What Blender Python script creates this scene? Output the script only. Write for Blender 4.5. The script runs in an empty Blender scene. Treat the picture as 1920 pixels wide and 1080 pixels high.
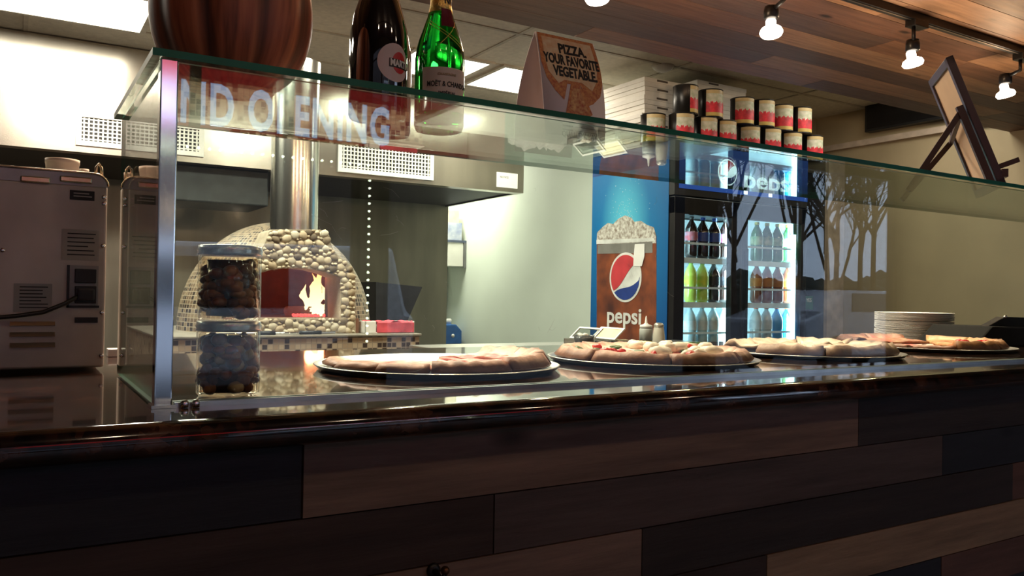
import bpy, bmesh, math, random
from math import sin, cos, pi, radians, sqrt, atan2
from mathutils import Vector, Matrix
SC = bpy.context.scene
COL = SC.collection
random.seed(7)

# ---------------------------------------------------------------- camera
FPX = 1530.0
CAM = Vector((0, 0, 1.191))
_n = math.hypot(.521, .854); _p = radians(.45); _r = radians(.95)
_F = Vector((.521/_n*cos(_p), .854/_n*cos(_p), sin(_p)))
_R0 = Vector((.854/_n, -.521/_n, 0)); _U0 = _R0.cross(_F)
_R = _R0*cos(_r) + _U0*sin(_r); _U = _U0*cos(_r) - _R0*sin(_r)
cd = bpy.data.cameras.new('camera'); cam = bpy.data.objects.new('camera', cd); COL.objects.link(cam)
cd.sensor_width = 36; cd.lens = FPX/1920*36; cd.clip_start = .02; cd.clip_end = 200
M = Matrix((( _R.x, _U.x, -_F.x, CAM.x), (_R.y, _U.y, -_F.y, CAM.y), (_R.z, _U.z, -_F.z, CAM.z), (0, 0, 0, 1)))
cam.matrix_world = M; SC.camera = cam

def at(x, y, X=None, Y=None, Z=None):
    """point of the place seen at photo pixel x,y on the plane X=, Y= or Z= (metres)"""
    d = _F + _R*((x-960)/FPX) - _U*((y-540)/FPX)
    if X is not None: t = (X-CAM.x)/d.x
    elif Y is not None: t = (Y-CAM.y)/d.y
    else: t = (Z-CAM.z)/d.z
    return CAM + d*t

# ---------------------------------------------------------------- world, colour management
w = bpy.data.worlds.new('dusk_sky'); SC.world = w; w.use_nodes = True
wn = w.node_tree; bg = wn.nodes['Background']
bg.inputs[0].default_value = (.62, .74, 1.0, 1); bg.inputs[1].default_value = 3.0
SC.view_settings.view_transform = 'Standard'; SC.view_settings.look = 'None'
SC.view_settings.exposure = 0.0; SC.view_settings.gamma = 1.0; SC.view_settings.use_curve_mapping = False
SC.cycles.transparent_max_bounces = 32; SC.cycles.max_bounces = 14
SC.cycles.caustics_reflective = False; SC.cycles.caustics_refractive = False
SC.cycles.sample_clamp_indirect = 6

def light(name, kind, loc, power, color=(1, 1, 1), size=.1, rot=None, spot=None, sy=None, blend=.6):
    l = bpy.data.lights.new(name, kind); o = bpy.data.objects.new(name, l); COL.objects.link(o)
    o.location = loc; l.energy = power; l.color = color
    if kind == 'AREA':
        l.size = size
        if sy: l.shape = 'RECTANGLE'; l.size_y = sy
    else: l.shadow_soft_size = size
    if kind == 'SPOT': l.spot_size = radians(spot or 60); l.spot_blend = blend
    if rot: o.rotation_euler = rot
    return o

# ---------------------------------------------------------------- materials
MATS = {}
def _new(name):
    m = bpy.data.materials.new(name); m.use_nodes = True; nt = m.node_tree
    return m, nt, nt.nodes['Principled BSDF'], nt.nodes['Material Output']
def N(nt, t, **kw):
    n = nt.nodes.new(t)
    for k, v in kw.items(): setattr(n, k, v)
    return n
def setc(s, c): s.default_value = (c[0], c[1], c[2], 1)
def mat(name, col, rough=.5, metal=0, var=.12, vs=12, bump=0, bs=60, emit=None, es=0, trans=0, ior=1.5, alpha=1, coat=0, col2=None, stretch=None, spec=.5):
    if name in MATS: return MATS[name]
    m, nt, b, out = _new(name)
    tc = N(nt, 'ShaderNodeTexCoord'); mp = N(nt, 'ShaderNodeMapping')
    nt.links.new(tc.outputs['Object'], mp.inputs[0])
    if stretch: mp.inputs['Scale'].default_value = stretch
    no = N(nt, 'ShaderNodeTexNoise'); no.inputs['Scale'].default_value = vs; no.inputs['Detail'].default_value = 4
    nt.links.new(mp.outputs[0], no.inputs[0])
    mx = N(nt, 'ShaderNodeMix', data_type='RGBA')
    c2 = col2 or tuple(min(1, c*(1-var*2)) for c in col)
    setc(mx.inputs[6], c2); setc(mx.inputs[7], col if col2 else tuple(min(1, c*(1+var)) for c in col))
    rp = N(nt, 'ShaderNodeMapRange'); rp.inputs[1].default_value = .3; rp.inputs[2].default_value = .7
    nt.links.new(no.outputs['Fac'], rp.inputs[0]); nt.links.new(rp.outputs[0], mx.inputs[0])
    nt.links.new(mx.outputs[2], b.inputs['Base Color'])
    b.inputs['Roughness'].default_value = rough; b.inputs['Metallic'].default_value = metal
    b.inputs['Transmission Weight'].default_value = trans; b.inputs['IOR'].default_value = ior
    b.inputs['Alpha'].default_value = alpha; b.inputs['Coat Weight'].default_value = coat
    b.inputs['Specular IOR Level'].default_value = spec
    if emit: setc(b.inputs['Emission Color'], emit); b.inputs['Emission Strength'].default_value = es
    if bump:
        n2 = N(nt, 'ShaderNodeTexNoise'); n2.inputs['Scale'].default_value = bs; n2.inputs['Detail'].default_value = 5
        nt.links.new(mp.outputs[0], n2.inputs[0])
        bu = N(nt, 'ShaderNodeBump'); bu.inputs['Strength'].default_value = bump; bu.inputs['Distance'].default_value = .01
        nt.links.new(n2.outputs['Fac'], bu.inputs['Height']); nt.links.new(bu.outputs[0], b.inputs['Normal'])
    MATS[name] = m; return m
def emis(name, col, s):
    if name in MATS: return MATS[name]
    m, nt, b, out = _new(name)
    setc(b.inputs['Base Color'], (0, 0, 0)); setc(b.inputs['Emission Color'], col); b.inputs['Emission Strength'].default_value = s
    MATS[name] = m; return m

def mat_pane(name, tint=(.93, .98, .955), f0=.045, rough=0.0, dirt=0):
    """clear sheet glass: see-through, with view-angle (Schlick) mirror reflection on each face"""
    m, nt, b, out = _new(name); nt.nodes.remove(b)
    ge = N(nt, 'ShaderNodeNewGeometry')
    dt = N(nt, 'ShaderNodeVectorMath', operation='DOT_PRODUCT')
    nt.links.new(ge.outputs['Incoming'], dt.inputs[0]); nt.links.new(ge.outputs['Normal'], dt.inputs[1])
    ab = N(nt, 'ShaderNodeMath', operation='ABSOLUTE'); nt.links.new(dt.outputs['Value'], ab.inputs[0])
    om = N(nt, 'ShaderNodeMath', operation='SUBTRACT'); om.inputs[0].default_value = 1; nt.links.new(ab.outputs[0], om.inputs[1])
    pw = N(nt, 'ShaderNodeMath', operation='POWER'); pw.inputs[1].default_value = 5; nt.links.new(om.outputs[0], pw.inputs[0])
    ml = N(nt, 'ShaderNodeMath', operation='MULTIPLY_ADD'); ml.inputs[1].default_value = 1-f0; ml.inputs[2].default_value = f0
    nt.links.new(pw.outputs[0], ml.inputs[0])
    tr = N(nt, 'ShaderNodeBsdfTransparent'); setc(tr.inputs[0], tint)
    gl = N(nt, 'ShaderNodeBsdfGlossy'); gl.inputs['Roughness'].default_value = rough; setc(gl.inputs[0], (1, 1, 1))
    mx = N(nt, 'ShaderNodeMixShader'); nt.links.new(ml.outputs[0], mx.inputs[0])
    nt.links.new(tr.outputs[0], mx.inputs[1]); nt.links.new(gl.outputs[0], mx.inputs[2])
    nt.links.new(mx.outputs[0], out.inputs['Surface'])
    MATS[name] = m; return m

def mat_attr(name, rough=.6, grain=True, bump=.3, gs=(3, 40, 40), gamt=.45, spec=.3, knots=True):
    """colour from the per-piece 'Col' attribute with grain"""
    m, nt, b, out = _new(name)
    a = N(nt, 'ShaderNodeAttribute'); a.attribute_name = 'Col'
    tc = N(nt, 'ShaderNodeTexCoord'); mp = N(nt, 'ShaderNodeMapping'); mp.inputs['Scale'].default_value = gs
    nt.links.new(tc.outputs['Object'], mp.inputs[0])
    no = N(nt, 'ShaderNodeTexNoise'); no.inputs['Scale'].default_value = 1; no.inputs['Detail'].default_value = 8; no.inputs['Roughness'].default_value = .65
    nt.links.new(mp.outputs[0], no.inputs[0])
    mr = N(nt, 'ShaderNodeMapRange'); mr.inputs[1].default_value = .3; mr.inputs[2].default_value = .7; mr.inputs[3].default_value = 1-gamt; mr.inputs[4].default_value = 1+gamt*.4
    nt.links.new(no.outputs['Fac'], mr.inputs[0])
    mx = N(nt, 'ShaderNodeMix', data_type='RGBA', blend_type='MULTIPLY'); mx.inputs[0].default_value = 1
    nt.links.new(a.outputs['Color'], mx.inputs[6]); nt.links.new(mr.outputs[0], mx.inputs[7])
    last = mx.outputs[2]
    if knots:
        mk = N(nt, 'ShaderNodeMapping'); mk.inputs['Scale'].default_value = (2.2, 6, 6); nt.links.new(tc.outputs['Object'], mk.inputs[0])
        vo = N(nt, 'ShaderNodeTexVoronoi'); vo.inputs['Scale'].default_value = 1; nt.links.new(mk.outputs[0], vo.inputs[0])
        kr = N(nt, 'ShaderNodeMapRange'); kr.inputs[1].default_value = .045; kr.inputs[2].default_value = .11; kr.inputs[3].default_value = .15
        nt.links.new(vo.outputs['Distance'], kr.inputs[0])
        m2 = N(nt, 'ShaderNodeMix', data_type='RGBA', blend_type='MULTIPLY'); m2.inputs[0].default_value = 1
        nt.links.new(last, m2.inputs[6]); nt.links.new(kr.outputs[0], m2.inputs[7]); last = m2.outputs[2]
    nt.links.new(last, b.inputs['Base Color']); b.inputs['Roughness'].default_value = rough
    b.inputs['Specular IOR Level'].default_value = spec
    bu = N(nt, 'ShaderNodeBump'); bu.inputs['Strength'].default_value = bump; bu.inputs['Distance'].default_value = .004
    nt.links.new(no.outputs['Fac'], bu.inputs['Height']); nt.links.new(bu.outputs[0], b.inputs['Normal'])
    MATS[name] = m; return m

def mat_mosaic(name, size, light_c, dark_c, mid_c, pdark=.3, grout=(.5, .45, .36), aspect=1.0):
    m, nt, b, out = _new(name)
    uv = N(nt, 'ShaderNodeUVMap'); uv.uv_map = 'UVMap'
    sc = N(nt, 'ShaderNodeVectorMath', operation='MULTIPLY'); sc.inputs[1].default_value = (1/size, aspect/size, 1)
    nt.links.new(uv.outputs[0], sc.inputs[0])
    fl = N(nt, 'ShaderNodeVectorMath', operation='FLOOR'); nt.links.new(sc.outputs[0], fl.inputs[0])
    wn_ = N(nt, 'ShaderNodeTexWhiteNoise'); nt.links.new(fl.outputs[0], wn_.inputs[0])
    cr = N(nt, 'ShaderNodeValToRGB'); cr.color_ramp.interpolation = 'CONSTANT'
    e = cr.color_ramp.elements; e[0].position = 0; e[0].color = (*dark_c, 1); e[1].position = pdark; e[1].color = (*mid_c, 1)
    e2 = e.new(pdark+(1-pdark)*.45); e2.color = (*light_c, 1)
    nt.links.new(wn_.outputs['Value'], cr.inputs[0])
    fr = N(nt, 'ShaderNodeVectorMath', operation='FRACTION'); nt.links.new(sc.outputs[0], fr.inputs[0])
    sp = N(nt, 'ShaderNodeSeparateXYZ'); nt.links.new(fr.outputs[0], sp.inputs[0])
    mn = N(nt, 'ShaderNodeMath', operation='MINIMUM'); nt.links.new(sp.outputs[0], mn.inputs[0]); nt.links.new(sp.outputs[1], mn.inputs[1])
    lt = N(nt, 'ShaderNodeMath', operation='LESS_THAN'); lt.inputs[1].default_value = .16; nt.links.new(mn.outputs[0], lt.inputs[0])
    mx = N(nt, 'ShaderNodeMix', data_type='RGBA'); nt.links.new(lt.outputs[0], mx.inputs[0]); nt.links.new(cr.outputs[0], mx.inputs[6]); setc(mx.inputs[7], grout)
    nt.links.new(mx.outputs[2], b.inputs['Base Color']); b.inputs['Roughness'].default_value = .45
    bu = N(nt, 'ShaderNodeBump'); bu.invert = True; bu.inputs['Strength'].default_value = .5; bu.inputs['Distance'].default_value = .004
    nt.links.new(lt.outputs[0], bu.inputs['Height']); nt.links.new(bu.outputs[0], b.inputs['Normal'])
    MATS[name] = m; return m

# ---------------------------------------------------------------- mesh building
class MB:
    def __init__(s):
        s.bm = bmesh.new(); s.cl = s.bm.loops.layers.float_color.new('Col'); s.uv = s.bm.loops.layers.uv.new('UVMap')
        s.col = (1, 1, 1, 1); s.mi = 0; s.sm = False
    def c(s, r, g, b): s.col = (r, g, b, 1); return s
    def face(s, vs):
        try: f = s.bm.faces.new(vs)
        except ValueError: return None
        f.material_index = s.mi; f.smooth = s.sm
        for l in f.loops: l[s.cl] = s.col
        return f
    def box(s, x0, y0, z0, x1, y1, z1, mt=None, bev=0):
        P = [Vector(p) for p in ((x0,y0,z0),(x1,y0,z0),(x1,y1,z0),(x0,y1,z0),(x0,y0,z1),(x1,y0,z1),(x1,y1,z1),(x0,y1,z1))]
        if bev:
            t = bmesh.new(); vs = [t.verts.new(p) for p in P]
            for q in ((0,3,2,1),(4,5,6,7),(0,1,5,4),(1,2,6,5),(2,3,7,6),(3,0,4,7)): t.faces.new([vs[i] for i in q])
            bmesh.ops.bevel(t, geom=t.edges[:], offset=bev, segments=2, affect='EDGES', profile=.7)
            mp = {v: s.bm.verts.new(mt @ v.co if mt else v.co) for v in t.verts}
            for f in t.faces: s.face([mp[v] for v in f.verts])
            t.free(); return s
        vs = [s.bm.verts.new(mt @ p if mt else p) for p in P]
        for q in ((0,3,2,1),(4,5,6,7),(0,1,5,4),(1,2,6,5),(2,3,7,6),(3,0,4,7)): s.face([vs[i] for i in q])
        return s
    def hexa(s, P):
        vs = [s.bm.verts.new(p) for p in P]
        for q in ((0,3,2,1),(4,5,6,7),(0,1,5,4),(1,2,6,5),(2,3,7,6),(3,0,4,7)): s.face([vs[i] for i in q])
        return s
    def lathe(s, prof, c=(0,0,0), seg=32, mt=None, rf=None, cap=True):
        """prof: (r,z) bottom to top; rf(angle,z)->radius factor"""
        sm = s.sm; s.sm = True; rings = []
        c = Vector(c)
        for r, z in prof:
            ring = []
            for i in range(seg):
                a = 2*pi*i/seg; k = rf(a, z) if rf else 1
                p = Vector((r*k*cos(a), r*k*sin(a), z))
                ring.append(s.bm.verts.new((mt @ p if mt else p) + c))
            rings.append(ring)
        for A, B in zip(rings, rings[1:]):
            for i in range(seg): s.face([A[i], A[(i+1)%seg], B[(i+1)%seg], B[i]])
        if cap:
            if prof[0][0] > 1e-5: s.face(rings[0][::-1])
            if prof[-1][0] > 1e-5: s.face(rings[-1])
        s.sm = sm; return s
    def tube(s, pts, r, seg=8, r2=None):
        pts = [Vector(p) for p in pts]; sm = s.sm; s.sm = True; rings = []
        n = len(pts)
        for i, p in enumerate(pts):
            d = (pts[min(i+1, n-1)] - pts[max(i-1, 0)]).normalized()
            u = d.cross(Vector((0, 0, 1)))
            if u.length < .05: u = d.cross(Vector((1, 0, 0)))
            u.normalize(); v = d.cross(u)
            rr = r if r2 is None else r + (r2-r)*i/(n-1)
            rings.append([s.bm.verts.new(p + (u*cos(2*pi*k/seg) + v*sin(2*pi*k/seg))*rr) for k in range(seg)])
        for A, B in zip(rings, rings[1:]):
            for i in range(seg): s.face([A[i], B[i], B[(i+1)%seg], A[(i+1)%seg]])
        s.face(rings[0]); s.face(rings[-1][::-1])
        s.sm = sm; return s
    def bar(s, a, b, w, h=None):
        a = Vector(a); b = Vector(b); d = (b-a).normalized(); u = d.cross(Vector((0, 0, 1)))
        if u.length < .05: u = Vector((1, 0, 0))
        u.normalize(); v = d.cross(u); h = h or w
        P = [a-u*w/2-v*h/2, a+u*w/2-v*h/2, a+u*w/2+v*h/2, a-u*w/2+v*h/2]
        return s.hexa(P + [p+(b-a) for p in P])
    def blob(s, c, rx, ry, rz, sub=2, jit=0, rot=None):
        t = bmesh.new(); bmesh.ops.create_icosphere(t, subdivisions=sub, radius=1)
        mp = {}; c = Vector(c); sm = s.sm; s.sm = True
        for v in t.verts:
            k = 1 + random.uniform(-jit, jit); p = Vector((v.co.x*rx*k, v.co.y*ry*k, v.co.z*rz*k))
            if rot: p = rot @ p
            mp[v] = s.bm.verts.new(p+c)
        for f in t.faces: s.face([mp[v] for v in f.verts])
        t.free(); s.sm = sm; return s
    def quad(s, *P):
        s.face([s.bm.verts.new(Vector(p)) for p in P]); return s
    def prism(s, poly, d):
        """polygon (3D points) pushed along vector d"""
        d = Vector(d); A = [s.bm.verts.new(Vector(p)) for p in poly]; B = [s.bm.verts.new(Vector(p)+d) for p in poly]
        n = len(A); s.face(A[::-1]); s.face(B)
        for i in range(n): s.face([A[i], A[(i+1)%n], B[(i+1)%n], B[i]])
        return s
    def boxuv(s):
        s.bm.normal_update()
        for f in s.bm.faces:
            n = f.normal; ax = max(range(3), key=lambda i: abs(n[i]))
            for l in f.loops:
                c = l.vert.co
                l[s.uv].uv = (c.y, c.z) if ax == 0 else (c.x, c.z) if ax == 1 else (c.x, c.y)
        return s
    def build(s, name, mats, parent=None, origin=None, recalc=True, mod=None):
        if recalc: bmesh.ops.recalc_face_normals(s.bm, faces=s.bm.faces[:])
        me = bpy.data.meshes.new(name)
        if parent is not None:
            o0 = wloc(parent)
        elif origin is not None: o0 = Vector(origin)
        else:
            vs = [v.co for v in s.bm.verts]
            o0 = Vector(((min(v.x for v in vs)+max(v.x for v in vs))/2, (min(v.y for v in vs)+max(v.y for v in vs))/2, min(v.z for v in vs)))
        bmesh.ops.translate(s.bm, verts=s.bm.verts[:], vec=-o0)
        s.bm.to_mesh(me); s.bm.free()
        o = bpy.data.objects.new(name, me); COL.objects.link(o)
        for m in (mats if isinstance(mats, (list, tuple)) else [mats]): me.materials.append(m)
        if parent is not None: o.parent = parent
        else: o.location = o0
        return o
def wloc(o):
    v = Vector(o.location); p = o.parent
    while p: v += Vector(p.location); p = p.parent
    return v
def bevel(o, wd, seg=2):
    m = o.modifiers.new('bevel', 'BEVEL'); m.width = wd; m.segments = seg; m.limit_method = 'ANGLE'; return o
def tag(o, label, cat, group=None, kind=None):
    o['label'] = label; o['category'] = cat
    if group: o['group'] = group
    if kind: o['kind'] = kind
    return o
def struct(o): o['kind'] = 'structure'; return o
def thing(name, loc, label, cat, group=None):
    o = bpy.data.objects.new(name, None); COL.objects.link(o); o.location = loc; o.empty_display_size = .05
    return tag(o, label, cat, group)
def kids(o): return [c for c in COL.objects if c.parent == o]
def dup(o, loc, rz=0, label=None, mats=None):
    r = o.copy(); COL.objects.link(r); r.location = loc; r.rotation_euler = (0, 0, rz)
    if label: r['label'] = label
    for ch in kids(o):
        c = ch.copy(); COL.objects.link(c); c.parent = r
        if mats and ch.name.split('.')[0] in mats:
            c.data = ch.data.copy(); c.data.materials[0] = mats[ch.name.split('.')[0]]
        for g in kids(ch):
            d = g.copy(); COL.objects.link(d); d.parent = c
    return r

def curve_mesh(cu):
    o = bpy.data.objects.new('tmp', cu); COL.objects.link(o)
    dg = bpy.context.evaluated_depsgraph_get(); me = bpy.data.meshes.new_from_object(o.evaluated_get(dg))
    bpy.data.objects.remove(o); return me
def text_mesh(txt, size, ext=.0006, bold=0, sx=1, spacing=1, align='LEFT', res=3):
    cu = bpy.data.curves.new('txt', 'FONT'); cu.body = txt; cu.size = size; cu.extrude = ext; cu.offset = bold; cu.align_x = align
    cu.resolution_u = res; cu.space_character = spacing
    me = curve_mesh(cu)
    if sx != 1:
        for v in me.vertices: v.co.x *= sx
    return me
def plate_mesh(outline, holes=(), ext=.01):
    """flat plate in local XY with holes, thickness 2*ext"""
    cu = bpy.data.curves.new('pl', 'CURVE'); cu.dimensions = '2D'; cu.fill_mode = 'BOTH'; cu.extrude = ext
    for poly in [outline]+list(holes):
        sp = cu.splines.new('POLY'); sp.points.add(len(poly)-1); sp.use_cyclic_u = True
        for i, (x, y) in enumerate(poly): sp.points[i].co = (x, y, 0, 1)
    return curve_mesh(cu)
def frame_mat(o, ex, ey):
    ex = Vector(ex).normalized(); ey = Vector(ey).normalized(); ez = ex.cross(ey); o = Vector(o)
    return Matrix(((ex.x, ey.x, ez.x, o.x), (ex.y, ey.y, ez.y, o.y), (ex.z, ey.z, ez.z, o.z), (0, 0, 0, 1)))
def put(me, name, m, mt=None, parent=None, fn=None):
    """mesh in local plane coords -> world (by matrix or function) -> object"""
    for v in me.vertices:
        v.co = mt @ v.co if mt else Vector(fn(v.co))
    o0 = wloc(parent) if parent else Vector(me.vertices[0].co)
    for v in me.vertices: v.co -= o0
    me.materials.clear(); me.materials.append(m); me.name = name
    o = bpy.data.objects.new(name, me); COL.objects.link(o)
    if parent: o.parent = parent
    else: o.location = o0
    return o

# ---------------------------------------------------------------- palette
STEEL = mat('brushed_steel', (.62, .60, .56), .3, 1, var=.06, vs=3, stretch=(.6, .6, 30), bump=.03, bs=8)
STEEL_DULL = mat('dull_steel', (.52, .46, .41), .5, .5, var=.15, vs=6)
CHROME = mat('chrome', (.82, .84, .86), .1, 1, var=.02)
BLACK = mat('black_plastic', (.012, .012, .013), .4)
BLACKM = mat('black_metal', (.02, .018, .017), .35, .4)
WHITE = mat('white_paint', (.80, .78, .72), .6, var=.03)
WHITEP = mat('white_plastic', (.82, .80, .76), .35, var=.03)
PAPER = mat('white_paper', (.85, .83, .80), .8, var=.04)
PALE = mat('pale_green_wall', (.70, .76, .68), .55, var=.03, vs=2)
TAN = mat('tan_wall', (.42, .345, .215), .7, var=.05, vs=3)
CEIL = mat('ceiling_tile', (.74, .69, .57), .85, var=.06, vs=30, bump=.15, bs=120)
GRID = mat('ceiling_grid', (.55, .50, .40), .6)
DARKW = mat('dark_wall', (.06, .045, .04), .7)
FLOORM = mat('floor_tile', (.10, .08, .07), .5, vs=4)
INK = mat('black_ink', (.01, .01, .012), .6)
GREY = mat('grey_plastic', (.18, .18, .18), .5)
WOOD = mat_attr('reclaimed_wood', rough=.55, bump=.35)
PEB = mat_attr('pebble_stone', rough=.6, bump=.2, gs=(40, 40, 40), gamt=.2, knots=False)
MORTAR = mat('mortar', (.42, .35, .25), .9, bump=.4, bs=150)
GLASS = mat_pane('sheet_glass')
GLASSTOP = mat_pane('shelf_glass', tint=(.90, .96, .93), f0=.05)
CLEAR = mat_pane('clear_plastic', tint=(.96, .98, .98), f0=.05, rough=.05)
EDGE = mat('green_glass_edge', (.0, .16, .085), .35, var=.2, vs=5, spec=.3)
STONEV = None
def granite():
    m, nt, b, out = _new('brown_granite')
    tc = N(nt, 'ShaderNodeTexCoord')
    vo = N(nt, 'ShaderNodeTexVoronoi'); vo.inputs['Scale'].default_value = 90; nt.links.new(tc.outputs['Object'], vo.inputs[0])
    no = N(nt, 'ShaderNodeTexNoise'); no.inputs['Scale'].default_value = 22; no.inputs['Detail'].default_value = 8; nt.links.new(tc.outputs['Object'], no.inputs[0])
    ad = N(nt, 'ShaderNodeMath', operation='MULTIPLY_ADD'); ad.inputs[1].default_value = .25
    sp = N(nt, 'ShaderNodeSeparateColor'); nt.links.new(vo.outputs['Color'], sp.inputs[0])
    nt.links.new(sp.outputs[0], ad.inputs[0]); nt.links.new(no.outputs['Fac'], ad.inputs[2])
    cr = N(nt, 'ShaderNodeValToRGB'); e = cr.color_ramp.elements
    e[0].position = .45; e[0].color = (.004, .004, .005, 1); e[1].position = .86; e[1].color = (.11, .05, .03, 1)
    for p, c in ((.6, (.018, .010, .008)), (.72, (.055, .02, .011))): x = e.new(p); x.color = (*c, 1)
    nt.links.new(ad.outputs[0], cr.inputs[0]); nt.links.new(cr.outputs[0], b.inputs['Base Color'])
    b.inputs['Roughness'].default_value = .09; b.inputs['Specular IOR Level'].default_value = .75; b.inputs['Coat Weight'].default_value = .6; b.inputs['Coat Roughness'].default_value = .03
    return m
GRAN = granite()

CZ = 1.05            # counter top height
GT = 1.466           # glass shelf height (underside front edge)
SOF = 2.34           # underside of the wood soffit
CEILZ = 2.70

# ================================================================ SETTING
struct(MB().box(-4, -3.2, -.1, 9, 10, 0).build('floor', FLOORM))
# kitchen ceiling with its tile grid
b = MB(); b.box(-4, 2.95, CEILZ, 9, 10, CEILZ+.1)
b.mi = 1
yy = 3.40
while yy < 8.3: b.box(-4, yy-.012, CEILZ-.006, 9, yy+.012, CEILZ); yy += .61
xx = -3.63
while xx < 6: b.box(xx-.012, 2.95, CEILZ-.005, xx+.012, 8.3, CEILZ); xx += 1.22
struct(b.build('ceiling', [CEIL, GRID]))
struct(MB().box(-4.1, -3.2, 0, -4, 10, 3.2).build('wall_left', DARKW))
struct(MB().box(9, -3.2, 0, 9.1, 2.8, 3.2).build('wall_right', DARKW))
struct(MB().box(-4, 8.3, 0, 6, 8.4, CEILZ).build('wall_back', PALE))
struct(MB().box(4.2, 4.5, 0, 4.3, 8.3, CEILZ).build('wall_passage', PALE))
struct(MB().box(4.3, 4.5, 0, 5.7, 4.6, CEILZ).build('wall_corner', TAN))
b = MB().box(5.7, 2.80, 0, 5.8, 4.6, CEILZ); struct(b.build('wall_side', TAN))
struct(MB().box(5.8, 2.80, 0, 9.1, 2.9, 3.2).build('wall_far_right', TAN))
b = MB().box(5.5, 4.22, 0, 5.7, 4.5, at(1550, 290, Y=4.22).z); struct(b.build('trim_1', mat('beige_trim', (.55, .45, .36), .6)))
zz = at(1650, 262, X=5.7).z
struct(MB().box(5.66, 2.80, zz-.03, 5.7, 4.5, zz+.015).build('trim_2', mat('beige_trim', (.55, .45, .36), .6)))
# steel-clad partition behind the oven
b = MB().box(-4, 6.96, 0, 3.52, 7.02, CEILZ)
struct(b.build('wall_kitchen', mat('panel_steel', (.27, .25, .20), .42, .75, var=.12, vs=2, stretch=(3, 3, .5))))

# wood soffit: planks on the underside, each board its own tone
TONES = [(.21, .105, .06), (.15, .075, .048), (.27, .145, .082), (.105, .060, .044), (.38, .21, .115), (.175, .09, .055), (.32, .18, .10)]
def planks(b, x0, x1, rows, put_board, tones, lens=(.9, 2.4), gap=.0015):
    for k, (a0, a1, ov) in enumerate(rows):
        x = x0 - random.uniform(0, 1.2)
        segs = list(ov)
        if not segs:
            while x < x1:
                L = random.uniform(*lens); segs.append((x, min(x+L, x1), random.choice(tones))); x += L
        for s0, s1, t in segs:
            b.c(*t); put_board(b, s0+gap, s1-gap, a0+gap, a1-gap)
b = MB()
rows = []; y = 2.95; i = 0
L_ = TONES
A_ = lambda px, py: at(px, py, Z=SOF).x
def ov(*l): return l
custom = {9: ((-4, 9, (.36, .20, .085)),), 10: ((-4, 9, (.30, .17, .075)),), 8: ((-4, 9, (.20, .11, .055)),), 0: ((-4, 2.1, TONES[3]), (2.1, 3.6, TONES[0]), (3.6, 5.2, TONES[3]), (5.2, 9, TONES[5])),
          1: ((-4, 1.1, TONES[1]), (1.1, 3.05, TONES[3]), (3.05, 5.1, TONES[2]), (5.1, 9, TONES[3])),
          2: ((-4, 1.7, TONES[0]), (1.7, 6.2, TONES[3]), (6.2, 9, TONES[1])),
          3: ((-4, .9, TONES[3]), (.9, 2.75, TONES[1]), (2.75, 4.9, TONES[6]), (4.9, 9, TONES[3])),
          4: ((-4, 1.4, TONES[5]), (1.4, 3.3, TONES[3]), (3.3, 3.9, TONES[0]), (3.9, 9, TONES[5]))}
while y > 1.05:
    rows.append((y-.15, y, custom.get(i, ()))); y -= .15; i += 1
planks(b, -4, 9, rows, lambda b, s0, s1, a0, a1: b.box(s0, a0, SOF, s1, a1, SOF+.02), TONES)
b.c(.03, .02, .015); b.box(-4, 1.06, SOF+.02, 9, 2.93, SOF+.9)
struct(b.build('ceiling_soffit', WOOD))
struct(MB().box(-4, -3.2, 3.2, 9, 1.2, 3.3).build('ceiling_room', DARKW))
# fascia of lighter boards nearer the room, stepping down beyond the track
# storefront behind the viewer
WY = -3.0
b = MB()
wins = [(-3.2, -.15), (.05, 1.93), (2.1, 4.9), (5.15, 7.72)]
b.box(-4, WY-.12, 0, 9, WY, .32); b.box(-4, WY-.12, 2.86, 9, WY, 3.2)
edges = [-4]+[v for w_ in wins for v in w_]+[9]
for k in range(0, len(edges), 2): b.box(edges[k], WY-.12, .32, edges[k+1], WY, 2.86)
struct(b.build('wall_storefront', DARKW))
for k, (a, c) in enumerate(wins):
    b = MB(); f = .04
    b.box(a, WY-.08, .32, a+f, WY-.02, 2.86); b.box(c-f, WY-.08, .32, c, WY-.02, 2.86)
    b.box(a, WY-.08, .32, c, WY-.02, .36); b.box(a, WY-.08, 2.42, c, WY-.02, 2.50); b.box(a, WY-.08, 2.80, c, WY-.02, 2.86)
    wf = struct(b.build('window_%d' % (k+1), BLACKM))
    MB().box(a+f, WY-.055, .36, c-f, WY-.045, 2.42).build('window_pane', CLEAR, wf)

# ================================================================ OUTSIDE (seen mirrored in the glass)
struct(MB().box(-30, -60, -.2, 60, -3.2, -.05).build('floor_outside', mat('asphalt', (.07, .07, .075), .8)))
BARK = mat('bark', (.035, .028, .024), .9)
def tree(x, y, h, seed, label):
    rnd = random.Random(seed); t = MB()
    def br(p, d, L, r, lv):
        q = p + d*L; t.tube([p, p+d*L*.5+Vector((rnd.uniform(-.1, .1), 0, 0)), q], r, 5, r*.6)
        if lv == 0: return
        for _ in range(5 if lv > 1 else 6):
            nd = (d + Vector((rnd.uniform(-.9, .9), rnd.uniform(-.6, .6), rnd.uniform(-.1, .6)))).normalized()
            k = rnd.uniform(.4, 1); br(p + d*L*k, nd, L*rnd.uniform(.45, .7), r*.5, lv-1)
    br(Vector((x, y, -.05)), Vector((rnd.uniform(-.05, .05), 0, 1)), h*.45, .085, 4)
    tag(t.build('bare_tree', BARK, origin=(x, y, -.05)), label, 'tree', 'bare trees across the car park')
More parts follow.
